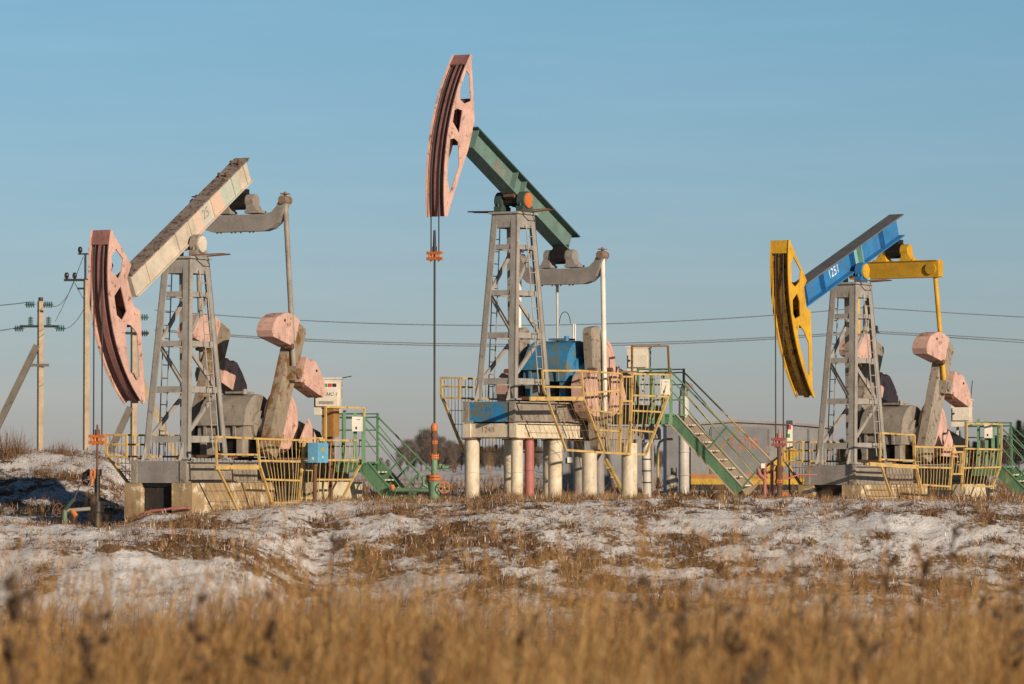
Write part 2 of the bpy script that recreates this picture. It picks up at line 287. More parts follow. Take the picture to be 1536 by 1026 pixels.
def mound_weeds():
    st = Stuff(); st2 = Stuff(); n = 120000
    x = RNG.uniform(-16, 16, n); y = 72+RNG.random(n)*42
    cv = cover(x, y); keep = RNG.random(n) < (.15+.36*cv**1.5)*np.where((y > 99) & (y < 103), .4, 1); x, y, cv = x[keep], y[keep], cv[keep]
    for lo, hi, reps, straw in ((0, .5, 8, True), (.5, 1, 14, False)):
        u = RNG.random(len(x)); s = (u >= lo) & (u < hi); xx, yy, cc = x[s], y[s], cv[s]; m = len(xx); r = reps
        X = np.repeat(xx, r)+RNG.normal(0, .09, m*r); Y = np.repeat(yy, r)+RNG.normal(0, .09, m*r)
        big = np.repeat(.22+1.05*cc+.25*(fbm(xx*.6, yy*.6, 99)), r)
        if straw:
            L = big*RNG.uniform(.05, .22, m*r)*(1+.8*(RNG.random(m*r) < .06)); V, F, I = blades(np.stack([X, Y, height(X, Y)-.01], -1), L, RNG.uniform(.1, 1.0, m*r), RNG.normal(.2, 1.3, m*r), RNG.uniform(.003, .007, m*r), .9, 2)
            st.add(V, F, (np.repeat(tints(m, [(.44,.28,.14),(.38,.22,.10),(.29,.155,.07),(.52,.37,.22)]), r, 0)*RNG.uniform(.8, 1.2, (m*r, 1)))[I])
        else:
            L = big*RNG.uniform(.04, .18, m*r); V, F, I = blades(np.stack([X, Y, height(X, Y)-.01+RNG.uniform(0, .1, m*r)*big], -1), L, RNG.uniform(.1, 1.5, m*r), RNG.uniform(0, 2*PI, m*r), RNG.uniform(.004, .011, m*r), .8, 2)
            st2.add(V, F, (np.repeat(tints(m, BROWN), r, 0)*RNG.uniform(.75, 1.25, (m*r, 1))*np.where(RNG.random((m*r, 1)) < .13, 0, 1)+np.array([.62,.60,.60])*(RNG.random((m*r, 1)) < .14))[I])
    # soft pale grass round the foundations and columns, long thin stems over the field below the mound
    m = 1100; X = np.concatenate([RNG.uniform(-6.6, 1.5, m), RNG.normal(1.7, .7, 2600), RNG.uniform(-13, 13, 2600)]); Y = np.concatenate([RNG.normal(93.2, .55, m), RNG.normal(95.4, .5, 2600), RNG.normal(97.5, 1.5, 2600)]); m = len(X)
    L = RNG.uniform(.08, .32, m)*(1+1.2*(RNG.random(m) < .04)); V, F, I = blades(np.stack([X, Y, height(X, Y)-.01], -1), L, RNG.uniform(.2, 1.1, m), RNG.normal(.3, .9, m), RNG.uniform(.003, .006, m), .9, 3); st.add(V, F, tints(m, [(.40,.26,.14),(.34,.21,.10),(.45,.33,.2)])[I])
    m = 26000; Y = 104+RNG.random(m)**1.6*160; X = RNG.uniform(-1, 1, m)*(Y*.16); k_ = fbm(X*.25, Y*.12, 57) > .50; X, Y = X[k_], Y[k_]; m = len(X)
    V, F, I = blades(np.stack([X, Y, height(X, Y)-.02], -1), RNG.uniform(.12, .5, m), RNG.uniform(.1, 1.2, m), RNG.uniform(0, 6.3, m), RNG.uniform(.01, .03, m), .8, 2); st2.add(V, F, tints(m, BROWN+[(.36,.24,.12)])[I])
    m = 16000; X = RNG.uniform(-15, 15, m); Y = 45+RNG.random(m)*40; k_ = fbm(X*.5, Y*.25, 77) > .46; X, Y = X[k_], Y[k_]; m = len(X); L = RNG.uniform(.25, .9, m)*(.35+fbm(X*.4, Y*.4, 77)); V, F, I = blades(np.stack([X, Y, height(X, Y)-.01], -1), L, RNG.uniform(.05, .5, m), RNG.normal(.2, 1.2, m), RNG.uniform(.003, .006, m), .8, 3); st2.add(V, F, tints(m, BROWN)[I])
    tag(st.build('pale_dead_grass', M_grass), 'pale straw grass poking through snow on the mound', 'grass', kind='stuff')
    tag(st2.build('brown_dead_weeds', M_grass), 'low reddish brown dead weeds in clumps over the snowy mound', 'weeds', kind='stuff')
verge_grass(); mound_weeds()
# ------------------------------------------------------------------ pumping units
def lin(a, b, n): return [Vector(a).lerp(Vector(b), i/(n-1)) for i in range(n)]
def ladder(mb, a, b, wv, step=.3, r=.016):
    a = Vector(a); b = Vector(b); wv = Vector(wv); mb.tube([a-wv, b-wv], r, 6).tube([a+wv, b+wv], r, 6); k = int((b-a).length/step)
    for i in range(1, k): p = a.lerp(b, i/k); mb.tube([p-wv, p+wv], r*.75, 5)
    return mb
def pump(st, c):
    P = empty('pumpjack', st.o, st.rz, c['label'], 'pumpjack', 'pumpjacks on the snowy mound')
    hb, ht, H = (.92, c.get('hw', .56)), (.45, .36), 4.6; T = c['tower']
    def leg(sx, sy, z): t = z/H; return Vector((sx*(hb[0]+(ht[0]-hb[0])*t), sy*(hb[1]+(ht[1]-hb[1])*t), z))
    for sx in (1, -1):
        for sy in (1, -1):
            a, b = leg(sx, sy, -.06), leg(sx, sy, H); mb = MB()
            for dx, dy in ((sx*.03, sy*.17), (sx*.17, sy*.03)):
                vs = []
                for p in (a, b): vs += [p, p-Vector((dx, 0, 0)), p-Vector((dx, dy, 0)), p-Vector((0, dy, 0))]
                mb.add(vs, [(0,1,2,3),(4,5,6,7),(0,1,5,4),(1,2,6,5),(2,3,7,6),(3,0,4,7)])
            if sx < 0 and sy < 0: mb.beam(a+Vector((.09,.09,0)), b+Vector((.09,.09,0)), .2, .16, (0,1,0))
            mb.box(a-Vector((sx*.06, sy*.06, -.03)), (.3, .3, .04)); g = Vector((0, 0, .35))
            mb.prism([(0,0),(.22,0),(.03,.4),(0,.4)], [], lambda p, q: a+Vector((sx*p, -sy*.1, q)), lambda p, q: a+Vector((sx*p, -sy*.115, q)))
            mb.build('tower_leg', T, P)
    for z, h in ((.42,.15),(1.57,.14),(2.63,.13),(3.78,.12)):
        for sx in (1, -1): MB().beam(leg(sx,1,z)-Vector((sx*.05,.03,0)), leg(sx,-1,z)-Vector((sx*.05,-.03,0)), .05, h).build('cross_bar', T, P)
        for sy in (1, -1): MB().beam(leg(1,sy,z)-Vector((.03,sy*.05,0)), leg(-1,sy,z)-Vector((-.03,sy*.05,0)), .05, h).build('cross_bar', T, P)
    for sy in (1, -1):
        for z0, z1, d in ((3.72,2.7,-1),(2.56,1.64,1),(1.5,.5,-1)):
            MB().beam(leg(d,sy,z0)-Vector((d*.12,sy*.11,0)), leg(-d,sy,z1)-Vector((-d*.12,sy*.11,0)), .05, .10).build('diagonal_brace', T, P)
    mb = MB(); mb.box((0,0,H+.03), (1.02,.84,.05))
    for sx in (1,-1): mb.box((sx*.44,0,H-.17), (.04,.5,.33))
    for sy in (1,-1): mb.box((0,sy*.345,H-.17), (.66,.04,.33))
    mb.build('tower_cap', T, P)
    ladder(MB(), (-.28,.66,.15), (-.05,.42,4.35), (-.14,0,0)).build('ladder', T, P)
    ladder(MB(), (.05,-.62,.0), (.12,-.40,4.3), (.14,0,0)).build('ladder', M['greyd'], P)
    for sy in c['bars']: MB().tube([(.35,sy*.36,H+.08),(.28,sy*1.15,H+.10),(-.05,sy*1.15,H+.10),(-.25,sy*.36,H+.08)], .018, 6).build('grab_rail', M['rust'], P)
    # saddle bearings
    for sy in (1,-1):
        mb = MB(); mb.cyl((0,sy*.225,4.95),(0,sy*.42,4.95),.23,22).box((0,sy*.32,4.73),(.5,.2,.16)).box((0,sy*.32,4.83),(.36,.16,.2))
        for dx in (-.2,.2): mb.cyl((dx,sy*.32,4.78),(dx,sy*.32,4.88),.03,8)
        o = mb.build('saddle_bearing', c['bearing'], P); cp = MB().cyl((0,sy*.42,4.95),(0,sy*.45,4.95),.19,22)
        for k in range(6): w = k*PI/3; cp.cyl((.15*math.cos(w),sy*.45,4.95+.15*math.sin(w)),(.15*math.cos(w),sy*.465,4.95+.15*math.sin(w)),.018,6)
        cp.build('bearing_cap', c['capmat'], o)
    MB().cyl((0,-.23,4.95),(0,.23,4.95),.13).build('saddle_shaft', M['oil'], P)
    # walking beam, own frame: x along the beam
    B = bpy.data.objects.new('walking_beam', None); tl = c['tilt']
    x0, x1 = c['beam']; mb = MB(); zb, zt = c['bz']; ww = c.get('web',.05); mb.box(((x0+x1)/2,0,(zb+zt)/2),(x1-x0,ww,zt-zb)); mb.box(((x0+x1)/2, 0, zb-.012), (x1-x0,.40,.03))
    me = mb.mesh('walking_beam'); me.materials.append(c['beammat']); B = bpy.data.objects.new('walking_beam', me); COL.objects.link(B); B.parent = P
    B.location = (0,0,4.95); B.rotation_euler = (0,-tl,0)
    tf = MB(); e = c.get('over',.12); tf.box(((x0-e+x1)/2,0,zt+.012),(x1-x0+e,.42,.035)).build('top_flange', c['topmat'], B)
    for x in c['ribs']: MB().box((x,0,(zb+zt)/2),(.028,.36 if ww < .1 else ww+.06,zt-zb-.006)).build('stiffener', c['ribmat'], B)
    for t, x, size, mt, sq in c['text']:
        text_part(t, 'painted_number', mt, B, (x,ww/2+.004,(zb+zt)/2), (-1,0,0), (0,0,1), size, 0, .004, sq)
    if c.get('bolts'):
        for x, y in c['bolts']: MB().cyl((x,y,zt+.03),(x,y,zt+.13),.035,8).build('bolt', M['rust'], B)
    mb = MB()
    for x in (-.22,.22): mb.cyl((x,.13,zb-.02),(x,.13,zb-.12),.03,8).cyl((x,-.13,zb-.02),(x,-.13,zb-.12),.03,8)
    mb.box((0,0,zb-.07),(.55,.3,.09)).build('saddle_plate', M['rust'], B)
    # horse head
    (cx, cz), R, a0, a1 = c['arc']; n = 26
    arc = [(cx+R*math.cos(a0+(a1-a0)*i/n), cz+R*math.sin(a0+(a1-a0)*i/n)) for i in range(n+1)]
    rear = [(p.x, p.z) for p in (st.sy(*q,.25) for q in c['rear'])]; loop = arc+rear[::-1]
    wins = [[(p.x, p.z) for p in (st.sy(*q,.25) for q in w)] for w in c['wins']]
    def rad(d, i0=0, i1=n): return [(cx+(R-d)*math.cos(a0+(a1-a0)*i/n), cz+(R-d)*math.sin(a0+(a1-a0)*i/n)) for i in range(i0, i1+1)]
    Hd = MB().prism_y(loop, .225, .25, wins).build('horsehead', c['head'], P)
    MB().prism_y(loop, -.25, -.225, [wins[0], wins[2]]).build('side_plate', c['head'], Hd)
    k0 = 2
    MB().prism_y(rad(.09)+rad(.12)[::-1], -.224, .224).build('rope_track', c['track'], Hd)
    MB().prism_y(rad(.02, k0)+rad(.089, k0)[::-1], -.04, .10).build('track_ridge', c['ridge'], Hd)
    MB().prism_y(rad(.005,0,k0)+rad(.05,0,k0)[::-1], -.224, .224).build('top_plate', c['head2'], Hd)
    MB().prism_y(rad(-.012)+rad(.09)[::-1], .25, .262).build('rim', c['head'], Hd); MB().prism_y(rad(-.012)+rad(.09)[::-1], -.262, -.25).build('rim', c['head'], Hd)
    zm = (arc[0][1]+arc[-1][1])/2+c.get('zoff', 0); mb = MB()
    for i in range(len(rear)-1):
        (xa, za), (xb, zb_) = rear[i], rear[i+1]
        if abs(zb_-za) < .02: continue
        ts = sorted((min(1, max(0, ((zm+q)-za)/(zb_-za))) for q in (-.2, .95)))
        if ts[1]-ts[0] > .02: mb.beam((xa+(xb-xa)*ts[0]+.02,0,za+(zb_-za)*ts[0]),(xa+(xb-xa)*ts[1]+.02,0,za+(zb_-za)*ts[1]),.44,.02,(1,0,0))
    mb.build('back_plate', c['track'], Hd)
    # ropes along the track and down to the carrier bar
    xr = cx+R+.012; cp = c['carrier']; car = st.sy(*cp, 0); zc = car.z
    for y in (-.1, .12):
        pts = [(p[0]-.0, y, p[1]) for p in rad(-.012, k0, n) if p[1] > cz]+[(xr, y, cz-.1*k) for k in range(1)]+[(xr, y, zc)]
        MB().tube(pts, .018, 6).build('wire_rope', M['rope'], P)
    cb = MB().box((xr,0,zc+.07),(.09,.42,.07)).box((xr,0,zc-.07),(.09,.42,.07))
    for y in (-.13,-.05,.05,.13): cb.cyl((xr+.02,y,zc-.05),(xr+.02,y,zc+.05),.028,7)
    for y in (-.1,.12): cb.cyl((xr,y,zc-.15),(xr,y,zc-.1),.03,7)
    cb.build('carrier_bar', c['carmat'], P)
    wt = st.sy(*c['rodend'], 0).z; rb = MB().tube([(xr,0,zc+.33),(xr,0,zc+.2),(xr,0,wt)],[.02,.026,.026],8).cyl((xr,0,zc+.1),(xr,0,zc+.22),.06,8)
    if c.get('rodtop'): rb.tube([(xr,0,zc+.2),(xr,0,zc+.62)],[.045,.03],7)
    rb.build('polished_rod', c['rodmat'], P)
    # equalizer, tail bearing, pitman arms
    ex, ez = c['eq']
    if c['straight']:
        prof = [(-1.33,-.21),(1.33,-.21),(1.33,.21),(-1.33,.21)]; py, pz = 1.16, -.05
        E = MB().prism_x(prof, ex-.14, ex+.14).build('equalizer', c['eqmat'], P)
        for s_ in (1,-1): MB().cyl((ex-.19,s_*1.12,ez*0+0),(ex+.2,s_*1.12,0),.15,18).build('end_boss', c['eqmat'], E)
        MB().box((ex,0,.218),(.34,2.6,.016)).box((ex,0,-.218),(.34,2.6,.016)).build('equalizer_flange', c['eqmat'], E)
        E.location.z = ez
    else:
        hf = [(.72,-.22),(.92,-.16),(1.08,-.03),(1.2,.2),(1.3,.46),(1.14,.54),(1.04,.35),(.9,.22),(.72,.18)]
        prof = hf+[(-y,z) for y,z in hf[::-1]]; py, pz = 1.22, .5
        E = MB().prism_x(prof, ex-.13, ex+.13).build('equalizer', c['eqmat'], P); E.location.z = ez
        for s_ in (1,-1): MB().cyl((ex-.17,s_*py,pz),(ex+.17,s_*py,pz),.105,14).cyl((ex,s_*py,pz+.1),(ex,s_*py,pz+.2),.04,8).box((ex,s_*py,pz+.15),(.22,.16,.03)).build('end_boss', M['bossy'], E)
        for y in (-.6,-.5,-.2,-.1,.05,.3,.4): MB().cyl((ex+.08,y,-.2),(ex+.08,y,-.26),.025,6).build('bolt', M['rust'], E)
    zt_ = ez+.2; TL = MB().cyl((ex,-.21,zt_+.3),(ex,.21,zt_+.3),.2).box((ex,0,zt_+.5),(.3,.3,.2)).build('tail_lug', M['oil'], P)
    for s_ in (1,-1): MB().cyl((ex,s_*.2,zt_+.3),(ex,s_*.42,zt_+.3),.17,18).prism_x([(s_*.22,zt_),(s_*.56,zt_),(s_*.38,zt_+.3),(s_*.24,zt_+.3)], ex-.15, ex+.15).box((ex,s_*.4,zt_+.04),(.36,.4,.06)).build('tail_bearing', c['tailmat'], P)
    sh = Vector((-2.3, 0, .75)); pin = Vector(c['pin']); d = Vector((pin.x-sh.x, 0, pin.z-sh.z)).normalized(); e = Vector((d.z, 0, -d.x))
    if e.x < 0: e = -e
    for s_ in (1,-1):
        a = Vector((ex, s_*py, ez+pz)); q = Vector((pin.x, s_*1.27, pin.z)); mb = MB().tube([a, q], .062, 12)
        mb.build('pitman_arm', c['pitmat'], P)
        pb = MB().box(q, (.24,.2,.34)).cyl(q-Vector((0,.13,0)), q+Vector((0,.16,0)), .12, 12); pb.build('crank_pin_bearing', c['pinmat'], P)
        def f(y): return lambda p, r: sh+d*p+e*r+Vector((0, y, 0))
        t0, t1 = c['crank']; y0, y1 = (s_*.93, s_*1.16)
        ck = MB().prism([(t0,-.2),(t0+.12,-.27),(t1-.1,-.31),(t1,-.26),(t1,.26),(t1-.1,.31),(t0+.12,.27),(t0,.2)], [], f(y0), f(y1))
        CK = ck.build('crank', c['crankmat'], P)
        for r in (.29,): MB().prism([(t0+.15,r-.07),(t1-.15,r-.03),(t1-.15,r+.012),(t0+.15,r-.02)], [], f(s_*1.03), f(s_*1.06)).build('adjusting_slot', M['black'], CK)
        for q_ in range(5): t = t0+.5+(t1-t0-.9)*q_/4; MB().prism([(t,-.1),(t+.05,-.12),(t+.22,.05),(t+.17,.07)], [], f(s_*1.16), f(s_*1.175)).build('casting_mark', c['crankmat'], CK)
        for wl in c['weights']:
            W = MB().prism(wl, [], f(s_*.88), f(s_*1.3)).build('counterweight', M['pink'], CK)
            ca = sum(p[0] for p in wl)/len(wl); cb_ = sum(p[1] for p in wl)/len(wl)
            MB().cyl(f(s_*1.295)(ca+.1, cb_), f(s_*1.31)(ca+.1, cb_), .035, 10).build('lifting_hole', M['black'], W)
            s2 = 1 if cb_ > 0 else -1; mn = min(wl, key=lambda p: abs(p[1])+p[0]*.2); MB().cyl(f(s_*1.12)(mn[0]-.04, mn[1]+s2*.1), f(s_*1.33)(mn[0]-.04, mn[1]+s2*.1), .07, 8).build('clamp_bolt', M['rust'], W)
    # gear box
    def arcp(r, cz_, k=14): return [(-2.3+r*math.cos(PI*i/k), cz_+r*math.sin(PI*i/k)) for i in range(k+1)]
    G = MB().prism_y(arcp(.70,.80)+[(-3.04,.46),(-1.56,.46)], -.62, .62).build('gearbox', c['gearmat'], P)
    MB().box((-2.35,-.05,.24),(1.3,1.1,.44)).build('gear_shade_block', M['oil'], G)  # black block painted as the shade in the void under the gearbox
    for x_, y_ in ((-2.75,.56),(-1.75,.5),(-1.75,-.5)): MB().box((x_,y_,.24),(.28,.16,.44)).build('gear_foot', c['gearmat'], G)
    MB().box((-2.3,0,.80),(1.64,1.36,.09)).build('gearbox_flange', c['gearmat'], G)
    for s_ in (1,-1): MB().cyl((-2.3,s_*.62,.75),(-2.3,s_*.92,.75),.2,18).cyl((-2.3,s_*.62,.75),(-2.3,s_*.70,.75),.36,20).build('shaft_housing', c['gearmat'], G)
    for y in (-.4,0,.4): MB().box((-1.545,y,.61),(.05,.07,.30)).build('rib', c['gearmat'], G)
    for y in (-.35,.35): MB().cyl((-2.1,y,1.5),(-2.1,y,1.62),.06,10).build('filler_cap', c['gearmat'], G)
    MB().box((-2.3,.1,1.54),(.5,.5,.05)).build('inspection_cover', c['gearmat'], G)
    for y in (-.5,.5):
        for x in (-2.95,-1.65): MB().cyl((x,y,.7),(x,y,.92),.03,8).build('flange_bolt', M['rust'], G)
    MB().prism_y([(-3.05,.05),(-3.05,1.1),(-3.35,1.2),(-3.75,.95),(-3.75,.05)], -.55, .55).build('rear_housing', c['rearmat'], G)  # near-black colour paints the shade on the rear of the gear case
    MB().torus((-3.05,.8,.88),(0,1,0),.70,.07,40,8).cyl((-3.05,.76,.88),(-3.05,.82,.88),.68,36).cyl((-3.05,.74,.88),(-3.05,.9,.88),.16,18).build('belt_pulley', M['pink'], G)
    # base, motor, belt guard, pink triangular guard
    sk = c['skid']; K = MB()
    for y in (-.62,.62): K.box((-.5,y,-.34),(3.4,.06,.44)).box((-.5,y,-.1),(3.4,.28,.03)).box((-.5,y,-.57),(3.4,.28,.03))
    K.box((-2.1,0,-.34),(.1,1.18,.42))
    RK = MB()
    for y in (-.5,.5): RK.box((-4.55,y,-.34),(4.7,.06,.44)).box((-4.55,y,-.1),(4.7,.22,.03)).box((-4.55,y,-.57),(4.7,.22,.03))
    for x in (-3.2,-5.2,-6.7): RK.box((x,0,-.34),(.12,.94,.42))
    RK.build('rear_skid', M['oil'], P)  # near-black stands for oil and for shade behind the bars
    K = K.build('skid', sk, P); MB().box((1.16,0,-.34),(.05,1.17,.5)).build('front_channel', c['frontmat'], K)
    for y in (.66,-.66): MB().box((1.19,y,-.34),(.05,.16,.52)).cyl((1.21,y,-.25),(1.225,y,-.25),.035,8).build('corner_plate', sk, K)
    MB().box((1.1,0,-.8+.45-.27),(.02,1.0,.1)).build('drip_lip', M['oil'], K)
    MO = MB().cyl((-4.9,-.42,.35),(-4.9,.4,.35),.27,20).box((-4.9,0,.08),(.6,.7,.16)).cyl((-4.9,.4,.35),(-4.9,.55,.35),.2,16).box((-4.9,.05,.65),(.2,.25,.16)).build('motor', M['oil'], P)
    BG = MB().prism_y([(-3.3,1.05),(-3.05,.7),(-3.2,.3),(-4.9,.02),(-5.2,.3),(-5.0,.62)], .62, .78).build('belt_guard', M['oil'], P)
    tri = [st.sy(*q, 1.22) for q in c['tri']]; MB().prism_y([(p.x,p.z) for p in tri], 1.19, 1.22).build('guard_plate', M['pink'], P)
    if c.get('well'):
        MB().box((-2.75,.42,-.55),(1.15,.05,1.0)).build('crank_well_shade', M['oil'], P); MB().box((-3.6,-.1,-.2),(.05,1.0,.7)).build('crank_well_shade', M['oil'], P)  # dark plates added to paint the shade inside the crank well
        for i in range(3): MB().tube([(-2.2-.3*i,.5,-.05),(-2.3-.3*i,.52,-.9)], .025, 6).build('oil_pipe', M['rust'], P)
    MB().box((-1.0,0,.02),(.9,1.1,.08)).box((-4.2,0,-.03),(2.2,1.1,.06)).build('deck_plate', M['rust'], P)
    MB().box((-1.05,.2,.28),(.35,.3,.5)).build('pedestal', M['gear'], P); MB().box((-3.4,.45,.3),(.3,.25,.55)).build('pedestal', M['oil'], P)
    return P
def polar(cx, cz, R, p, q): return (cx, cz), R, math.atan2(p[1]-cz, p[0]-cx), math.atan2(q[1]-cz, q[0]-cx)
def z4(s, ox, oy, pts): return [(x/s+ox, y/s+oy) for x, y in pts]
UM = Site(60, 770, 598, 100); UL = Site(63.5, 278.5, 686, 93); UR = Site(57, 1277.5, 693, 104)
UPW = [[(1.92,.3),(2.62,.3),(2.61,.6),(2.54,.88),(2.40,1.12),(2.2,1.32),(1.98,1.42),(1.82,1.42),(1.72,1.29)], [(1.3,-.33),(1.40,-1.46),(1.52,-1.56),(1.74,-1.44),(1.92,-1.12),(2.04,-.8),(2.02,-.62),(1.93,-.6),(1.95,-.33)]]
pump(UL, dict(label='left pumpjack with pink horsehead and cream beam dipping to the left', tower=M['grey'], hw=.6, bars=(1,), bearing=M['gear'], capmat=M['cabinet'],
  tilt=-math.atan(.575), beam=(-3.2,2.75), bz=(.09,.60), beammat=M['cream'], topmat=M['lichen'], ribmat=M['cream'], web=.30, ribs=(2.05,.55,-.1,-1.25,-2.35,-3.0), text=[('25',-.92,.34,M['letter_b'],.9)], bolts=[(-2.95,.1),(-2.95,-.1),(-2.3,.1),(-2.3,-.1)],
  arc=polar(.18,4.156,3.62,(3.68,5.1),(2.27,1.22)), rear=[(166,344),(197,397),(191,417),(201,460),(210.6,466),(213,520),(218,602)], head=M['pink'], head2=M['pinkdirty'], track=M['pinktrack'], ridge=M['pinkdirty'],
  wins=[z4(3.663,100,220,[(246,600),(272,562),(310,615),(300,690),(284,725),(250,690)]), z4(3.663,100,220,[(262,820),(298,765),(330,905),(305,955),(275,925)]), z4(3.11,80,480,[(345,20),(362,25),(393,65),(402,262),(388,285),(355,235),(335,60)])],
  carrier=(152,659), rodend=(152,705), carmat=M['orange'], rodmat=M['rust'], eq=(-2.5,5.6), straight=False, eqmat=M['greyd'], tailmat=M['gear'], pitmat=M['gear'], pinmat=M['crank'], pin=(-2.85,0,2.0), crank=(-.75,2.65), crankmat=M['crank'], weights=UPW,
  gearmat=M['gear'], rearmat=M['oil'], skid=M['gear'], frontmat=M['greyd'], tri=[(449,664),(463,627),(478,664)]))
pump(UM, dict(label='middle pumpjack on columns with raised pink horsehead and green beam', tower=M['grey'], bars=(1,-1), bearing=M['greend'], capmat=M['orange'],
  tilt=math.atan(.472), beam=(-2.98,2.62), bz=(.09,.62), beammat=M['green'], topmat=M['greend'], ribmat=M['green'], ribs=(2.5,.35,-.12), text=[('12',1.12,.36,M['letter_r'],.8),('48',.78,.24,M['letter_f'],.9)],
  arc=polar(-1.433,4.976,5.235,(2.54,8.41),(3.77,4.35)), rear=[(707,82),(711.5,169),(712,180),(702.7,223.7),(691.8,256.4),(671,324.6)], head=M['pink'], head2=M['pinkdirty'], track=M['pinktrack'], ridge=M['pinkdirty'],
  wins=[z4(3.666,610,60,[(328,168),(346,190),(354,335),(318,350),(294,325),(294,270)]), z4(3.666,610,60,[(265,372),(308,388),(290,515),(254,450)]), z4(3.666,610,60,[(240,545),(262,540),(285,562),(290,690),(238,850),(224,750)])],
  carrier=(656,384), rodend=(662,640), carmat=M['orange'], rodmat=M['rope'], rodtop=True, eq=(-2.42,3.17), straight=False, eqmat=M['greyd'], tailmat=M['greyd'], pitmat=M['white'], pinmat=M['crankm'], pin=(-2.47,0,-.46), crank=(-1.1,2.0), crankmat=M['crankm'],
  well=True, weights=[[(.0,.33),(-.03,.65),(.06,.84),(.25,.96),(.6,.98),(.95,.85),(1.15,.6),(1.2,.33)], [(.1,-.33),(.12,-.6),(.5,-.95),(1.0,-.95),(1.25,-.33)]],
  gearmat=M['gblue'], rearmat=M['gnavy'], skid=M['gear'], frontmat=M['gblue'], tri=[(915,600),(929,549),(940,600)]))
pump(UR, dict(label='right pumpjack with yellow horsehead and bright blue beam', tower=M['grey'], bars=(1,), bearing=M['blue'], capmat=M['yellow'],
  tilt=-math.atan(.385), beam=(-2.85,2.95), bz=(.06,.58), beammat=M['blue'], topmat=M['blued'], ribmat=M['blue'], ribs=(2.75,1.75,.0,-.45,-1.75), text=[('1251',.95,.33,M['letter_w'],.95)],
  arc=polar(-1.04,4.99,4.878,(3.8,5.59),(2.5,1.62)), rear=[(1184,359.7),(1210.4,421),(1206,430),(1210,463),(1216,466),(1218,520),(1219,594)], head=M['yellow'], head2=M['yellow'], track=M['yellowdirty'], ridge=M['yellowdirty'],
  wins=[z4(3.421,1130,310,[(194,290),(206,255),(243,325),(238,385),(215,412),(196,390)]), z4(3.421,1130,310,[(202,480),(225,445),(238,490),(241,560),(215,575),(204,550)]), z4(3.421,1130,310,[(237,605),(262,640),(285,700),(288,860),(279,868),(243,730),(228,650)])],
  carrier=(1176,663), rodend=(1176,695), carmat=M['redcol'], rodmat=M['redcol'], eq=(-2.5,5.1), straight=True, eqmat=M['ochre'], tailmat=M['yellow'], pitmat=M['yellow'], pinmat=M['crankm'], pin=(-2.83,0,1.99), crank=(-.75,2.65), crankmat=M['crankm'], weights=UPW,
  gearmat=M['gear'], rearmat=M['oil'], skid=M['gear'], frontmat=M['greyd'], tri=[(1412,684),(1424,646),(1438,686)]))
# ------------------------------------------------------------------ foundations and trestle
def foundation(st, label, x_end):
    zg = -st.o.z-.5; F = empty('concrete_foundation', st.o, st.rz, label, 'foundation', 'foundations under the pumpjacks')
    zt = -.59
    def blk(x0, x1, y0, y1, m=M['concrete']): MB().box(((x0+x1)/2,(y0+y1)/2,(zt+zg)/2),(abs(x1-x0),abs(y1-y0),zt-zg)).build('concrete_block', m, F)
    blk(1.24, -2.5, .38, .92); blk(1.2, -2.5, -.92, -.48); blk(-2.62, -4.6, -.9, .6, M['darkconc']); blk(-4.75, x_end, -.9, .9, M['paleconc'])  # dark middle block carries both oil and shade in its colour
    MB().box((-.25,-.05,(zt+zg)/2),(2.6,.8,zt-zg-.02)).build('shade_fill', M['darkconc'], F); return F  # near-black block paints the shade in the opening between the blocks
foundation(UL, 'stained concrete foundation blocks under the left pumpjack', -6.9); foundation(UR, 'pale concrete foundation blocks under the right pumpjack', -6.6)
TR = empty('steel_trestle', UM.o, UM.rz, 'cream steel trestle on round columns under the middle pumpjack', 'trestle')
for y in (.64,-.64): MB().box((-.55,y,-.80),(3.3,.08,.36)).box((-.55,y,-.625),(3.3,.26,.025)).box((-.55,y,-.98),(3.3,.26,.025)).build('long_girder', M['column'], TR)
FB = MB().box((1.1,0,-.80),(.06,1.16,.34)).build('front_girder', M['column'], TR); text_part('1248', 'painted_number', M['letter_f'], FB, (1.132,-.08,-.79), (0,1,0), (0,0,1), .2)
for y in (.66,-.66): MB().box((1.14,y,-.80),(.06,.2,.35)).build('end_plate', M['column'], TR)
MB().box((-2.1,0,-.8),(.1,1.2,.3)).build('cross_girder', M['column'], TR)
for y in (-.5,.5): MB().box((-4.5,y,-.82),(4.7,.1,.34)).build('rear_girder', M['greyd'], TR)
zb = -UM.o.z-.4
for x, y, r, m in ((.95,-.64,.185,'column'),(.9,.62,.15,'column'),(-1.0,.64,.185,'column'),(-1.0,-.64,.185,'column'),(-3.0,-.64,.185,'column'),(-2.75,.35,.14,'greyd'),(-5.6,-.64,.15,'greyd'),(.35,.66,.12,'redcol')):  # slim grey column by the crank well has shade put into its colour
    cl = MB().tube([(x,y,zb),(x,y,-1.0)], r, 20).build('column', M[m], TR); MB().cyl((x,y,-1.03),(x,y,-1.0),r+.05,20).build('cap_plate', M['rust'], cl); MB().torus((x,y,-1.75-.1*x),(0,0,1),r,.012,20,5).build('weld_ring', M[m], cl)
for px, pb_, r in ((884,755,.19),(944,755,.205)):
    p = UM.sy(px, 690, 1.75 if px < 900 else 1.6); MB().tube([(p.x,p.y,zb-.1),(p.x,p.y,-1.36 if px < 900 else -1.1)], r, 20).build('column', M['column'], TR)
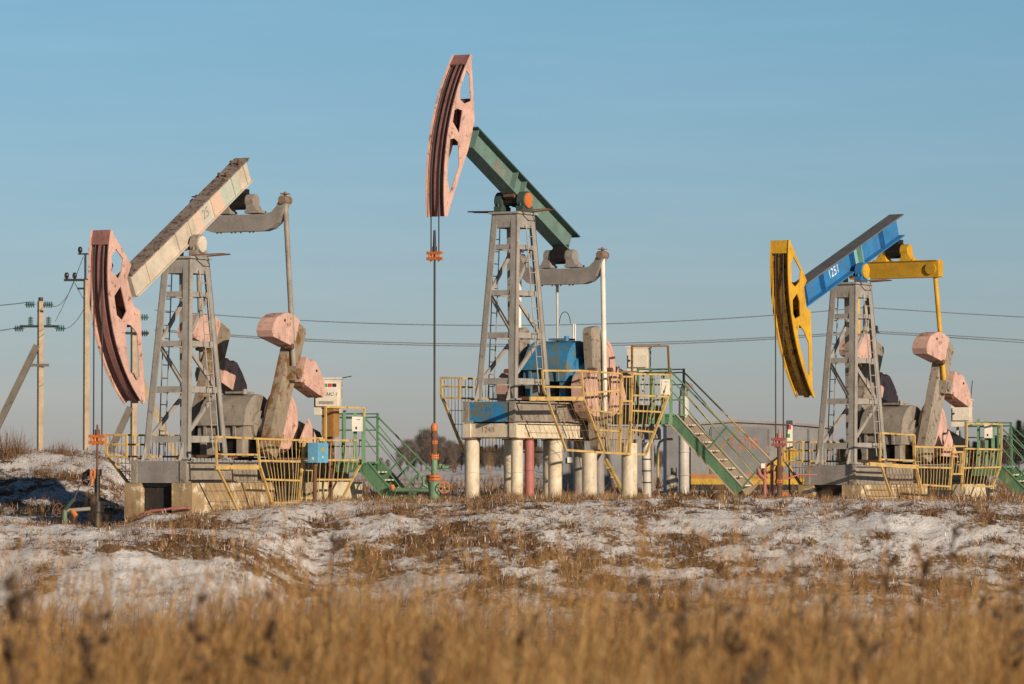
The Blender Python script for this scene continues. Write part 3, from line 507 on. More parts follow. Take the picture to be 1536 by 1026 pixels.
# ------------------------------------------------------------------ yellow guard rails
def rail_thing(st, label, cat='railing', name='guard_railing'): return empty(name, st.o, st.rz, label, cat, 'yellow guard railings round the pumpjacks')
def panel(st, T, name, Y, segs, bars=(), mat=None, w=.045, wob=.012, barw=.009):
    mb = MB()
    for s_ in segs:
        k = s_[2] if len(s_) > 2 else 1; a, b = st.sy(*s_[0], Y), st.sy(*s_[1], Y); mb.beam(a, b, w, w*k, (0,1,0) if abs((b-a).normalized().z) > .3 else (0,0,1))
    for (a0, a1), (b0, b1), n in bars:
        for i in range(n):
            t = (i+.5)/n; p = st.sy(*[a0[j]+(a1[j]-a0[j])*t for j in (0,1)], Y); q = st.sy(*[b0[j]+(b1[j]-b0[j])*t for j in (0,1)], Y)
            m_ = p.lerp(q, random.uniform(.3,.7))+Vector((random.uniform(-wob,wob),random.uniform(-wob,wob),0)); p.y -= .02; q.y -= .02; mb.tube([p, m_, q], barw, 5)
    return mb.build(name, mat or M['rail'], T)
CY = 1.72
T = rail_thing(UL, 'yellow barred guard cage beside the left pumpjack cranks, with bent bars')
panel(UL, T, 'front_rail', CY, [((323.4,655),(386,658)),((323.4,655),(325.5,700)),((325,681.5),(386,682)),((323,701),(389,701),2.2),((326.5,703),(359,770),1.2)])
panel(UL, T, 'wire_mesh', CY, [], [(((329,708),(388,708)),((358,768),(406,766)),7),(((331,712),(346,745)),((392,712),(402,745)),2)], M['railrust'], barw=.006)
panel(UL, T, 'barred_panel', CY, [((386,658),(456,660.5)),((386,658),(389.5,699),1.2),((389.5,699),(408.8,761),1.6),((456,660.5),(448,760),1.2),((389,691),(452,692.6)),((398,719),(451,721)),((409.6,754),(446.5,754))], [(((389,658),(455,660)),((410,760),(447,760)),10)], wob=.03)
panel(UL, T, 'gate', CY, [((451,705),(470,705)),((450,747),(470,747))], [(((457,662),(473,662)),((450,755),(470,755)),3)])
panel(UL, T, 'barred_panel', CY, [((476,660.5),(471,756)),((476,660.5),(545.6,660.5)),((545.6,660.5),(544,690)),((544,690),(509,756),1.2),((471,755),(509,755)),((476,690.5),(543,690.5)),((474,719.5),(527,719.5))], [(((480,661),(544,661)),((474,755),(540,694)),9)], wob=.02)
panel(UL, T, 'tall_frame', CY, [((488.6,610.5),(488.6,659)),((488.6,610.5),(546.5,612)),((546.5,612),(545,660)),((452.6,657.5),(484,657.5))])
T = rail_thing(UM, 'rusty yellow barred guard cage beside the middle pumpjack, above the columns')
panel(UM, T, 'front_rail', CY, [((813.6,556),(872,556)),((813.6,556),(815,582)),((815,580),(872,581)),((795,598),(875,598),2.2),((815,582.6),(848.7,674.7),1.2),((848.7,675),(905.7,679),1.2)])
panel(UM, T, 'wire_mesh', CY, [], [(((822,602),(874,602)),((850,673),(903,676)),7),(((824,606),(847,668)),((879,606),(901,670)),4)], M['railrust'], barw=.006)
panel(UM, T, 'barred_panel', CY, [((872,556),(932,560.6)),((872,556),(875,598.7),1.3),((875,598.7),(905.7,679),1.6),((932,560.6),(929,679),1.3),((876.5,590),(929,585.5)),((885,615),(929,620.6)),((898,645),(929,647)),((905.7,679),(968.6,682),1.3)], [(((875,557),(930,560)),((900,676),(928,679)),8)], wob=.025)
panel(UM, T, 'gate', CY, [((933.5,565),(948,565)),((933,601.6),(947,601.6))], [(((934,565),(948,565)),((930,679),(944,679)),3)])
panel(UM, T, 'barred_panel', CY, [((949,560.6),(944.6,679),1.2),((949,561),(1006.6,562)),((1006.6,562),(1005,588)),((1005,588),(968.6,682),1.3),((949.6,593),(1000.8,595)),((948,616),(990.5,618)),((946.7,645),(979,648))], [(((951,561),(1005,562)),((946,680),(998,606)),8)], wob=.02)
panel(UM, T, 'tall_frame', CY, [((948,519.7),(948,558)),((948,519.5),(1002,519)),((1002,519),(1003.7,562)),((930.6,557.7),(955.4,557.7))], mat=M['railrust'])
T = rail_thing(UR, 'bright yellow straight-barred guard cage beside the right pumpjack')
panel(UR, T, 'front_rail', CY, [((1320,649.5),(1371,652.5)),((1320,649.5),(1320,692)),((1371,652.5),(1372,698),1.6),((1320,689),(1371,691)),((1304,696),(1377,700.7),2.2),((1321.5,699),(1336,742),1.2),((1374,700.7),(1383,740),1.6)])
panel(UR, T, 'wire_mesh', CY, [], [(((1325,702),(1374,704)),((1336,740),(1382,740)),9),(((1328,708),(1335,735)),((1376,708),(1381,735)),3)], M['railrust'])
panel(UR, T, 'barred_panel', CY, [((1372.6,670),(1429.6,671.5)),((1429.6,671.5),(1425,735)),((1372.6,700.7),(1428,702)),((1383,727),(1425,730))], [(((1374,670),(1429,671)),((1376,733),(1425,735)),11)])
panel(UR, T, 'gate', CY, [((1429.6,678),(1444,678)),((1429,711),(1444,711)),((1444,678),(1441,711))], [(((1430,678),(1443,678)),((1428,711),(1441,711)),3)])
panel(UR, T, 'barred_panel', CY, [((1447,673),(1442,735),1.2),((1447,673),(1502,674.4)),((1502,674.4),(1500,700.7)),((1500,700.7),(1488,731.4),1.2),((1444,702),(1500,700.7)),((1442,728.5),(1488,730))], [(((1449,673),(1501,674)),((1444,730),(1492,728)),10)])
panel(UR, T, 'tall_frame', CY, [((1450,635),(1450,669)),((1450,635),(1502,636.4)),((1502,636.4),(1502,673)),((1429.6,669.4),(1450,669.4))])
def far_rail(st, label, xf, zlow):                            # the guard on the far side, seen past the tower and under the skid
    T = rail_thing(st, label); Y = -1.35; z = .52; mb = MB(); R_ = lambda a, b, k=1: mb.beam(a, b, .045, .045*k, (0,1,0))
    R_((xf,Y,z),(-5.4,Y,z)); R_((xf,Y,z),(xf,Y,.08),1.3); R_((xf,Y,.08),(xf-1.1,Y,zlow),1.5); R_((xf,Y,.02),(-5.4,Y,.02),1.2); R_((xf-1.1,Y,zlow),(-4.4,Y,zlow),1.2)
    R_((xf,Y,.3),(-.6,Y,.3)); R_((-.6,Y,z),(-.6,Y,zlow),1.2); R_((-2.4,Y,z),(-2.4,Y,zlow),1.2); R_((-4.4,Y,zlow),(-5.4,Y,.02),1.2); R_((-5.4,Y,z),(-5.4,Y,0),1.2)
    mb.build('rail_frame', M['rail'], T); mb = MB(); x = xf-.15
    while x > -5.3:
        lo = max(zlow, .08-(xf-x)*(.08-zlow)/1.1); mb.tube([(x,Y,z),(x+random.uniform(-.02,.02),Y,lo)], .008, 5); x -= .17
    for k in range(1,4): mb.tube([(xf-1.1*k/4,Y,.05+(zlow-.05)*k/4),(-4.6,Y,.05+(zlow-.05)*k/4)], .008, 5)
    mb.build('wire_mesh', M['railrust'], T); mb = MB()
    for zz in (z,.3,.02): mb.beam((xf,Y,zz),(xf,-.8,zz-.02),.04,.04)
    mb.beam((xf,-.8,z),(xf,-.8,.0),.04,.04,(0,1,0)).build('end_rail', M['rail'], T)
far_rail(UL, 'yellow guard railing on the far side of the left pumpjack', 1.3, -.7); far_rail(UM, 'rusty guard railing on the far side of the middle pumpjack', 1.25, -1.32); far_rail(UR, 'yellow guard railing on the far side of the right pumpjack', 1.2, -.72)
# ------------------------------------------------------------------ stairs with landing
def stairs(st, label, xn, wid, top_px, bot_px, m_far, m_rail_far):
    T = empty('access_stair', st.o, st.rz, label, 'stairs', 'green access stairs to the control landings')
    a = st.sx(*top_px, xn); b = st.sx(*bot_px, xn); d = (b-a).normalized(); up = Vector((0,-d.z,d.y)); up = up if up.z > 0 else -up; xf = xn-wid
    for x, m, nm in ((xn, M['stair'], 'stringer'), (xf, m_far, 'stringer')):
        o = Vector((x,0,0)); o.x -= 0; sft = Vector((x-xn,0,0)); MB().beam(a+sft+up*.02, b+sft+up*.02, .04, .26, up).build(nm, m, T)
        MB().beam(a+sft-up*.135, b+sft-up*.135, .09, .03, up).beam(a+sft+up*.165, b+sft+up*.165, .07, .02, up).build('stringer_flange', m_far if x == xn else m, T)
    n = max(4, int(abs(b.z-a.z)/.23))
    for i in range(1, n+1):
        p = a.lerp(b, i/(n+.4)); MB().box(((xn+xf)/2, p.y, p.z+.06), (wid-.05,.22,.035)).build('tread', M['tread'], T)
    for x, m, lab in ((xn, M['stair'], 0), (xf, m_rail_far, 1)):
        sft = Vector((x-xn,0,0)); mb = MB(); h = up*.98; a2, b2 = a+sft, b+sft
        mb.tube([a2+Vector((0,-.95,1.2)), a2+Vector((0,-.02,1.22)), b2+h], .022, 7)
        for t in (.36,.66): mb.tube([a2+Vector((0,-.0,.35+t)), b2+up*t], .014, 6)
        for t in (.48,1): p = a2.lerp(b2, t); mb.beam(p-up*.12, p+h, .038, .038, (1,0,0))
        mb.tube([b2+h, b2+h+d*.04, b2+h+d*.06-up*.15], .024, 6)
        mb.build('handrail', m, T)
    mb = MB(); y0 = a.y-1.0; zz = a.z+.1
    mb.box(((xn+xf)/2, (y0+a.y)/2, zz), (wid+.1, a.y-y0, .05)).box((xn, (y0+a.y)/2, zz-.12), (.05, a.y-y0, .24)).box((xf, (y0+a.y)/2, zz-.12), (.05, a.y-y0, .24)); mb.build('landing', M['stair'], T)
    for x in (xn, xf):
        for y in (y0, a.y-.03): MB().beam((x,y,a.z-.15),(x,y,a.z+1.32),.05,.05,(1,0,0)).build('landing_post', M['stair'], T)
    mb = MB()
    for z in (.5,.9,1.3): mb.tube([(xn,y0,a.z+z),(xf,y0,a.z+z)], .018, 6).tube([(xf,y0,a.z+z),(xf,a.y,a.z+z)], .018, 6).tube([(xn,y0,a.z+z),(xn,a.y,a.z+z)], .014, 6)
    mb.build('landing_rail', M['stair'], T); MB().beam(((xn+xf)/2,y0+.2,-st.o.z-.4),((xn+xf)/2,y0+.2,a.z),.1,.1,(1,0,0)).build('landing_support', M['gear'], T); return a, y0
sM = stairs(UM, 'long green stair with rusty yellow handrail rising to the middle pumpjack', -5.5, .72, (1008,628), (1108,737), M['stairbeige'], M['rail'])
sL = stairs(UL, 'short green stair behind the left pumpjack guard cage', -5.95, .75, (546,700), (590,752), M['stair'], M['stair'])
sR = stairs(UR, 'green stair at the right edge beside the right pumpjack', -5.75, .8, (1499,706), (1540,748), M['stair'], M['stair'])
# ------------------------------------------------------------------ control cabinets and boxes
def cabinet(st, label, px0, px1, top, bot, Y, depth, detail, extra=0):
    a = st.sy(px0, top, Y); X = st.sx  # front face looks along +x
    xc = st.sy(px1, (top+bot)/2, Y).x; f0 = st.sx(px0, top, xc); f1 = st.sx(px1, bot, xc); y0, y1 = f0.y, f1.y; z1, z0 = f0.z, f1.z
    yc0 = (y0+y1)/2; T = empty('control_cabinet', st.w((xc, yc0, 0)), st.rz+.42, label, 'cabinet', 'control cabinets beside the pumpjacks'); xc = 0; y0, y1 = (y0-yc0)*.97, (y1-yc0)*.97
    B = MB().box((xc-depth/2,(y0+y1)/2,(z0+z1)/2),(depth,y1-y0,z1-z0)).build('cabinet_body', M['cabinet'], T); W = y1-y0; H = z1-z0; yc = (y0+y1)/2
    D = MB().box((xc+.04,yc-.02,z1-H*.52),(.08,W*.8,H*.48)).build('door', M['cabinet'], T)
    MB().box((xc-depth/2,yc,z1+.02),(depth+.06,W+.06,.04)).build('cabinet_roof', M['cabinet'], T)
    MB().cyl((xc-depth*.6,y1+.001,z1-.12),(xc-depth*.6,y1+.02,z1-.12),.05,12).build('vent', M['greyd'], T); MB().box((xc-depth*.6,y1+.006,z1-.35),(.12,.012,.24)).build('grille', M['greyd'], T)
    MB().cyl((xc+.08,y0+W*.12,z1-H*.5),(xc+.1,y0+W*.12,z1-H*.5),.03,8).build('lock', M['black'], D)
    if detail:
        pn = MB().box((xc+.006,yc+.02,z1-H*.17),(.012,W*.66,H*.17)).build('indicator_panel', M['white'], T)
        for k, (m, w) in enumerate((('signgreen',.09),('signgreen',.09),('signred',.1),('black',.1))): MB().box((xc+.016,yc-W*.24+k*W*.17,z1-H*.17),(.01,w,H*.10)).build('indicator_lamp', M[m], pn)
        text_part('БМС-1', 'lettering', M['letter_dk'], D, (xc+.083,yc+W*.12,z1-H*.43), (0,1,0), (0,0,1), .115, .25)
        MB().box((xc+.083,yc-.02,z1-H*.66),(.006,W*.55,H*.09)).build('louvre', M['greyd'], D)
    zg = -st.o.z-.3; po = MB()
    for y in (yc-.12, yc+.12): po.beam((xc-depth/2,y,z0),(xc-depth/2,y,zg),.07,.07,(1,0,0))
    po.build('stand', M['gear'] if extra == 0 else M['silver'], T)
    mb = MB().tube([(xc-depth*.5,y1-.05,z1+.02),(xc-depth*.5+.0,y1+(.25 if extra != 2 else 0),z1+(.08 if extra != 2 else .55))], .012, 5).build('antenna', M['black'], T)
cabinet(UL, 'beige control cabinet with lettering and coloured lamps beside the left pumpjack', 473, 509, 569, 622, .4, .42, True)
cabinet(UM, 'beige control cabinet inside the tall frame behind the middle pumpjack', 942, 973, 522, 560, .5, .42, False, 1)
cabinet(UR, 'beige control cabinet with upright aerial beside the right pumpjack', 1428, 1457, 601, 640, .3, .45, False, 2)
def small_box(st, label, px0, px1, top, bot, X, sign):
    f0, f1 = st.sx(px0, top, X), st.sx(px1, bot, X); yc = (f0.y+f1.y)/2; W = f1.y-f0.y; T = empty('meter_box', st.w((X, yc, 0)), st.rz+.5, label, 'meter box', 'small white boxes on green stands'); X = yc = 0
    D = MB().box((X,yc,(f0.z+f1.z)/2),(.16,W,f0.z-f1.z)).build('box_body', M['white'], T)
    MB().box((X+.083,yc-W*.1,f1.z+.08),(.01,.04,.06)).build('lock', M['black'], D); MB().box((X+.083,yc+W*.1,f0.z-.07),(.006,W*.35,.02)).build('name_plate', M['greyd'], D)
    zg = f1.z-.75; mb = MB(); mb.beam((X-.13,yc-W*.2,f0.z+.1),(X-.13,yc-W*.2,zg),.09,.09,(1,0,0)).beam((X-.13,yc+W*.6,f0.z),(X-.13,yc+W*.6,zg),.09,.09,(1,0,0)).beam((X-.13,yc-W*1.2,f0.z+.15),(X-.13,yc-W*1.2,zg),.07,.07,(1,0,0)); mb.build('stand', M['stair'], T)
small_box(UL, 'small white box on green posts behind the left guard cage', 529, 543, 625, 647, -5.0, 0)
small_box(UM, 'small white box on green posts behind the middle guard cage', 991, 1004, 569, 592, -5.0, 0)
small_box(UR, 'small white box on a green post behind the right guard cage', 1477, 1488, 637, 657, -5.0, 1)
T = empty('junction_box', UL.o, UL.rz, 'light blue junction box on a rusty post before the left guard cage', 'junction box')
q = UL.sy(478, 679, 2.3); zt, zb2 = UL.sy(478, 664, 2.3).z, UL.sy(478, 694, 2.3).z
B = MB().box((q.x-.22,q.y-.14,(zt+zb2)/2),(.5,.27,zt-zb2)).build('box_body', M['box'], T)
MB().box((q.x-.2,q.y+.001,(zt+zb2)/2+.07),(.1,.012,.1)).build('warning_label', M['yellow'], B); MB().box((q.x-.2,q.y+.001,zb2+.13),(.05,.012,.05)).build('white_label', M['white'], B); MB().box((q.x+.031-.0,q.y-.14,zb2+.1),(.01,.06,.06)).build('white_label', M['white'], B)
MB().torus((q.x-.22,q.y-.14,zt+.02),(0,1,0),.07,.012).build('lifting_ring', M['rust'], B); MB().tube([(q.x-.1,q.y-.15,zb2),(q.x-.06,q.y-.15,-UL.o.z-.6)], .05, 8).build('post', M['rust'], T)
T = empty('brown_box', UL.o, UL.rz, 'brown metal box under the beige cabinet beside the left pumpjack', 'box'); p0, p1 = UL.sx(483, 613, -4.6), UL.sx(500, 655, -4.6)
MB().box((-4.75,(p0.y+p1.y)/2,(p0.z+p1.z)/2),(.3,p1.y-p0.y,p0.z-p1.z)).build('box_body', M['brown'], T); MB().box((-4.75,(p0.y+p1.y)/2,p0.z+.015),(.34,p1.y-p0.y+.04,.03)).build('lid', M['rust'], T)
MB().beam((-4.75,(p0.y+p1.y)/2,p1.z),(-4.75,(p0.y+p1.y)/2,-UL.o.z-.3),.08,.08,(1,0,0)).build('post', M['rust'], T)
T = empty('whip_mast', UM.o, UM.rz, 'thin grey mast with wire loop behind the blue gearbox', 'mast'); p = UM.sy(836, 500, -.2); MB().tube([(p.x,p.y,p.z-.2),(p.x,p.y,p.z+1.0)], .03, 8).tube([(p.x,p.y,p.z+1.0),(p.x,p.y,p.z+1.3)], .04, 8).build('pole', M['silver'], T)
MB().tube([(p.x-.02,p.y+.05+.16-.16*math.cos(w),p.z+.25+.3*math.sin(w)) for w in [PI*i/10 for i in range(11)]], .01, 5).build('wire_loop', M['black'], T)
T = empty('vent_tube', UM.o, UM.rz, 'pair of short white tubes rising behind the blue gearbox', 'tubes'); p = UM.sy(860, 500, -1.0)
for dx in (0,-.1): MB().tube([(p.x+dx,p.y,-.1),(p.x+dx,p.y,p.z+.25)], .022, 8).build('tube', M['white'], T)
# ------------------------------------------------------------------ wellheads
p = UM.w((UM.sy(662,690,0).x if False else 3.82,0,0)); gz = hz(p.x, p.y)
def flange(mb, x, y, z, r, h, bolts=8):
    mb.cyl((x,y,z-h/2),(x,y,z-.012),r,20).cyl((x,y,z+.012),(x,y,z+h/2),r,20).cyl((x,y,z-.012),(x,y,z+.012),r*.7,12)
    for k in range(bolts): w = 2*PI*k/bolts; mb.cyl((x+r*.82*math.cos(w),y+r*.82*math.sin(w),z-h*.8),(x+r*.82*math.cos(w),y+r*.82*math.sin(w),z+h*.8),.014,6)
    return mb
def zrow(row, Y): return ZC-(row-700)/FPX*Y
W = empty('wellhead', (p.x, p.y, 0), 0, 'green and orange wellhead valve tree before the middle pumpjack', 'wellhead', 'wellheads under the horseheads'); zr = lambda r: zrow(r, p.y)
MB().cyl((0,0,zr(760)),(0,0,zr(721)),.13,20).cyl((0,0,zr(721)),(0,0,zr(688)),.075,16).build('casing', M['wellgreen'], W)
MB().cyl((0,0,zr(688)),(0,0,zr(646)),.07,16).cyl((0,0,zr(656)),(0,0,zr(650)),.085,14).build('riser_pipe', M['rust'], W)
flange(MB(),0,0,zr(716.5),.165,.13).build('main_flange', M['orange'], W); flange(MB(),0,0,zr(685),.115,.09,6).build('upper_flange', M['orange'], W); flange(MB(),0,0,zr(663.5),.085,.06,6).build('coupling', M['orange'], W)
MB().tube([(0,0,zr(648)),(0,0,zr(644)),(0,0,zr(639)),(0,0,zr(635))],[.06,.085,.085,.05],14).build('stuffing_box', M['orange'], W)
ar = MB().cyl((0,0,zr(701)),(.36,-.05,zr(701)),.045,12).cyl((.14,-.02,zr(701)+.0),(.14,-.02,zr(696)),.05,10).cyl((.2,-.03,zr(701)),(.24,-.035,zr(701)),.08,12).build('side_arm', M['wellgreen'], W)
MB().wheel((.48,-.07,zr(701)),(1,-.45,0),.12,.013).cyl((.36,-.05,zr(701)),(.48,-.07,zr(701)),.02,8).build('handwheel', M['rust'], ar)
ar = MB().cyl((0,0,zr(732)),(.40,-.08,zr(732)),.05,12).cyl((.13,-.03,zr(732)),(.17,-.035,zr(732)),.1,14).build('side_arm', M['wellgreen'], W)
MB().wheel((.24,-.22,zr(731)),(.25,-1,0),.135,.014).build('handwheel', M['orange'], ar); MB().wheel((.5,-.1,zr(732)),(1,-.4,0),.13,.014).build('handwheel', M['rust'], ar)
MB().tube([(-.12,0,zr(736)),(-.7,.25,zr(735)),(-1.0,.4,zr(735))], .05, 10).tube([(-.1,.02,zr(733)),(-.26,.03,zr(728)),(-.27,.03,zr(716)),(-.2,.03,zr(712)),(-.16,.03,zr(716)),(-.15,.03,zr(733))], .035, 8).build('flow_line', M['wellgreen'], W)
MB().cyl((-1.0,.4,zr(735)),(-1.04,.42,zr(728)),.06,10).build('elbow', M['orange'], W)
p = UL.w((3.81,0,0)); zr = lambda r: zrow(r, p.y)
W = empty('wellhead', (p.x, p.y, 0), 0, 'dark oily wellhead pipe with blue grey branch left of the left pumpjack', 'wellhead', 'wellheads under the horseheads')
MB().cyl((0,0,zr(815)),(0,0,zr(755)),.10,16).cyl((0,0,zr(755)),(0,0,zr(706)),.065,14).cyl((0,0,zr(712)),(0,0,zr(704)),.1,14).cyl((0,0,zr(768)),(0,0,zr(752)),.15,14).box((0.1,-.02,zr(755)),(.22,.1,.07)).build('casing', M['oil'], W)
MB().tube([(-.13,-.1,zr(706)),(-.14,-.1,zr(716)),(-.05,-.1,zr(717)),(-.05,-.1,zr(706)),(-.09,-.1,zr(704))], .032, 8).tube([(-.1,-.1,zr(717)),(-.12,-.1,zr(728))], .035, 8).build('clevis', M['orange'], W)
MB().tube([(-.15,.05,zr(707)),(-.28,.05,zr(712)),(-.3,.05,zr(722)),(-.2,.05,zr(725))], .07, 8).build('gland', M['oil'], W)
ar = MB().tube([(0,0,zr(762)),(-.72,-.05,zr(766))], .045, 10).build('branch_pipe', M['greyd'], W)
MB().tube([(-.72,-.05,zr(764)),(-.72,-.05,zr(800))], .055, 10).build('stub_pipe', M['wellgreen'], W); MB().tube([(-.72,-.05,zr(766)),(-.6,-.1,zr(755)),(-.5,-.12,zr(748))], .05, 8).build('valve', M['greend'], W)
MB().tube([(-.55,-.15,zr(765)),(-.45,-.18,zr(774))], .06, 8).build('valve_cap', M['orange'], W); MB().wheel((-.86,-.08,zr(765)),(.75,-.65,0),.15,.014).build('handwheel', M['rust'], W)
MB().tube([(-.5,-.12,zr(748)),(-.42,-.1,zr(735)),(-.33,-.05,zr(722)),(-.2,0,zr(717))], .014, 6).build('hose', M['rust'], W)
p = UR.w((3.85,0,0)); zr = lambda r: zrow(r, p.y)
W = empty('wellhead', (p.x, p.y, 0), 0, 'rusty brown wellhead pipe below the right yellow horsehead', 'wellhead', 'wellheads under the horseheads')
MB().cyl((0,0,zr(760)),(0,0,zr(670)),.055,14).cyl((0,0,zr(730)),(0,0,zr(698)),.09,14).build('casing', M['rust'], W); flange(MB(),0,0,zr(722),.12,.07,6).build('flange', M['orange'], W); flange(MB(),0,0,zr(704),.11,.07,6).build('flange', M['rust'], W)
MB().torus((-.12,0,zr(702)),(0,1,0),.07,.014).build('handle_ring', M['rust'], W); MB().tube([(.08,0,zr(741)),(.22,-.03,zr(742))], .07, 10).build('orange_stub', M['orange'], W); MB().tube([(.1,.05,zr(720)),(.5,.3,zr(712)),(1.0,.6,zr(712))], .02, 6).build('thin_line', M['redcol'], W)
hx = UL.w((1.5,.2,0)); T = empty('ground_hose', (hx.x, hx.y, 0), 0, 'faded red hose lying before the left concrete foundation', 'hose'); MB().tube([(x_, -.15*math.sin(x_*2.2), hz(hx.x+x_, hx.y-.15*math.sin(x_*2.2))+.09+.05*math.sin(x_*3)) for x_ in [-.9+.15*i for i in range(12)]], .03, 7).build('hose', M['redcol'], T)
for i, (px_, py_, D_, lb_) in enumerate(((165,842,86,'dark clod lying alone on the snow at lower left'),(1030,764,93.5,'larger dark earth clod on the snowy crest before the long stair'),(1078,766,93.5,'smaller dark earth clod on the crest right of the larger one'))):
    a_ = at(px_, py_, D_); R_ = random.Random(i); bm_ = bmesh.new(); bmesh.ops.create_icosphere(bm_, subdivisions=3, radius=.2)
    for v_ in bm_.verts: n_ = float(fbm(np.array([v_.co.x*9+i*7]), np.array([v_.co.y*9+v_.co.z*7]), 5)[0]); v_.co *= .6+.8*n_; v_.co.z *= .55
    me_ = bpy.data.meshes.new('earth_clod'); bm_.to_mesh(me_); bm_.free(); me_.materials.append(M['clod']); o_ = bpy.data.objects.new('earth_clod', me_); COL.objects.link(o_); o_.location = (a_.x, a_.y, hz(a_.x, a_.y)+.03); tag(o_, lb_, 'clod', 'dark earth clods on the snow')
T = empty('red_standpipe', at(1152, 745, 101), 0, 'pair of faded red standpipes by the foot of the long stair', 'pipes')
for dx, h, l in ((-.08,.86,0),(.1,.9,0)): MB().tube([(dx,0,-.2),(dx,0,h)], .045, 10).build('pipe', M['redcol'], T)
MB().tube([(-.08,0,.6),(.1,0,.62)], .03, 8).tube([(-.25,0,.72),(-.2,0,.55),(-.08,0,.45)], .05, 8).build('cross_pipe', M['redcol'], T); MB().box((-.13,-.05,.78),(.1,.08,.12)).build('valve_cap', M['white'], T)
T = empty('warning_sign', at(1184, 652, 105), 0, 'small white sign with red and green marks behind the right wellhead', 'sign'); MB().box((0,0,0),(.17,.02,.75)).build('sign_plate', M['white'], T); MB().box((-.0,-.014,.2),(.1,.006,.12)).build('red_mark', M['signred'], T); MB().box((-.03,-.014,-.03),(.1,.006,.1)).build('green_mark', M['signgreen'], T); MB().tube([(0,.04,.3),(0,.04,-1.9)], .025, 6).build('sign_post', M['rust'], T)
# ------------------------------------------------------------------ sheds and pipework behind
D = 122; k = D/FPX
def shed(name, label, x0, x1, top, bot, D, dep, cat, stripe=False):
    a, b = at(x0, top, D), at(x1, bot, D); T = empty(name, ((a.x+b.x)/2, D, b.z), 0, label, cat, None); W = b.x-a.x; H = a.z-b.z
    return T, W, H
T, W_, H_ = shed('site_shed', 'grey metal shed with orange and yellow stripe behind the right stair', 1036, 1250, 637, 742, D, 4, 'shed')
MB().prism_y([(-W_/2,-.5),(W_/2,-.5),(W_/2,H_-.12),(W_*.2,H_),(-W_*.2,H_+.08),(-W_/2,H_-.02)], 0, 3.0).build('wall', M['shed'], T)
MB().prism_y([(-W_/2-.06,H_-.02),(-W_*.2,H_+.08),(W_*.2,H_),(W_/2+.06,H_-.12),(W_/2+.06,H_-.05),(W_*.2,H_+.07),(-W_*.2,H_+.15),(-W_/2-.06,H_+.05)], -.1, 3.1).build('roof', M['greyd'], T)
MB().box((-W_*.16,-.02,H_*.52),(1.7,.05,H_*.9)).build('door', M['shedd'], T)
for x in (-W_*.36,-.02+W_*.04,W_*.05+.0,W_*.33): MB().box((x,-.012,H_*.45),(.05,.03,H_*.98)).build('seam', M['shedd'], T)
S1 = MB().box((0,-.03,.56),(W_,.06,.14)).build('orange_stripe', M['stripeo'], T); MB().box((0,-.032,.40),(W_,.064,.18)).build('yellow_stripe', M['stripey'], T); MB().box((0,-.03,.23),(W_,.06,.15)).build('black_stripe', M['black'], T)
q = at(1116, 666, D); text_part('1250', 'painted_number', M['letter_r'], T, (q.x-T.location.x,-.05,q.z-T.location.z), (1,0,0), (0,0,1), .5, 0, .006, .9)
MB().beam((W_*.02,-.3,.62),(W_*.02+.95,-.3,1.35),.04,.30).build('stripe_board', M['stripey'], T)
q = at(1148, 674, D); MB().box((q.x-T.location.x,-.03,q.z-T.location.z),(.18,.02,.22)).build('notice', M['stripeo'], T)
T, W_, H_ = shed('shed_annex', 'dark grey side block joined left of the striped shed', 1000, 1034, 638, 742, D-.6, 3, 'shed'); MB().box((0,1.4,H_/2-.2),(W_,2.8,H_+.4)).build('wall', M['shedd'], T); MB().box((0,1.4,H_+.02),(W_+.1,2.9,.06)).build('roof', M['greyd'], T)
T, W_, H_ = shed('site_shed', 'plain grey metal shed seen between the columns under the middle pumpjack', 838, 966, 648, 745, 118, 3, 'shed'); MB().box((0,1.5,H_/2-.2),(W_,3,H_+.4)).build('wall', M['shed'], T); MB().box((0,1.5,H_+.03),(W_+.16,3.15,.06)).build('roof', M['greyd'], T)
q = at(855, 690, 118); MB().box((q.x-T.location.x,-.04,q.z-T.location.z),(.16,.08,.16)).build('wall_box', M['white'], T)
for x in (-.7,.1,.8): MB().box((x,-.01,H_/2),(.03,.02,H_)).build('seam', M['shedd'], T)
a = at(1026, 742, 112); T = empty('exhaust_pipe', a, 0, 'tall silver vent pipe with curved top before the striped shed', 'pipe')
MB().tube([(0,0,-.3),(0,0,2.75)], [.15,.15], 16).build('pipe', M['silver'], T); MB().tube([(0,0,2.75),(.0,-.01,2.95),(.07,-.02,3.05),(.14,-.03,3.03),(.16,-.03,2.92)], .115, 12).build('cowl', M['greyd'], T)
for z in (.55,1.2): MB().torus((0,0,z),(0,0,1),.15,.02).build('band', M['silver'], T)
a = at(1008, 744, 111); T = empty('pump_motor', a, 0, 'small grey pump motor standing at the foot of the vent pipe', 'motor'); MB().cyl((-.0,-.22,.42),(0,.3,.42),.17,16).box((0,0,.12),(.3,.4,.3)).build('motor_body', M['gear'], T); MB().cyl((.05,-.0,.55),(.05,0,.78),.09,10).build('terminal_box', M['gear'], T); MB().cyl((0,-.24,.42),(0,-.22,.42),.12,12).build('fan_cover', M['cabinet'], T)
a = at(987, 745, 110); T = empty('bent_pipe', a, 0, 'thin yellow green bent pipe left of the silver vent pipe', 'pipe'); MB().tube([(0,0,-.3),(0,0,1.35),(.05,0,1.5),(.18,0,1.58),(.4,.1,1.58)], .035, 8).build('pipe', M['rail'], T); MB().torus((0,0,.25),(0,0,1),.05,.02).build('collar', M['rust'], T)
a = at(970, 745, 103); T = empty('leaning_column', a, 0, 'leaning pale column with dark bands under the middle stair landing', 'column'); MB().tube([(.02,0,-.3),(-.02,0,1.4)], .11, 14).build('column', M['silver'], T)
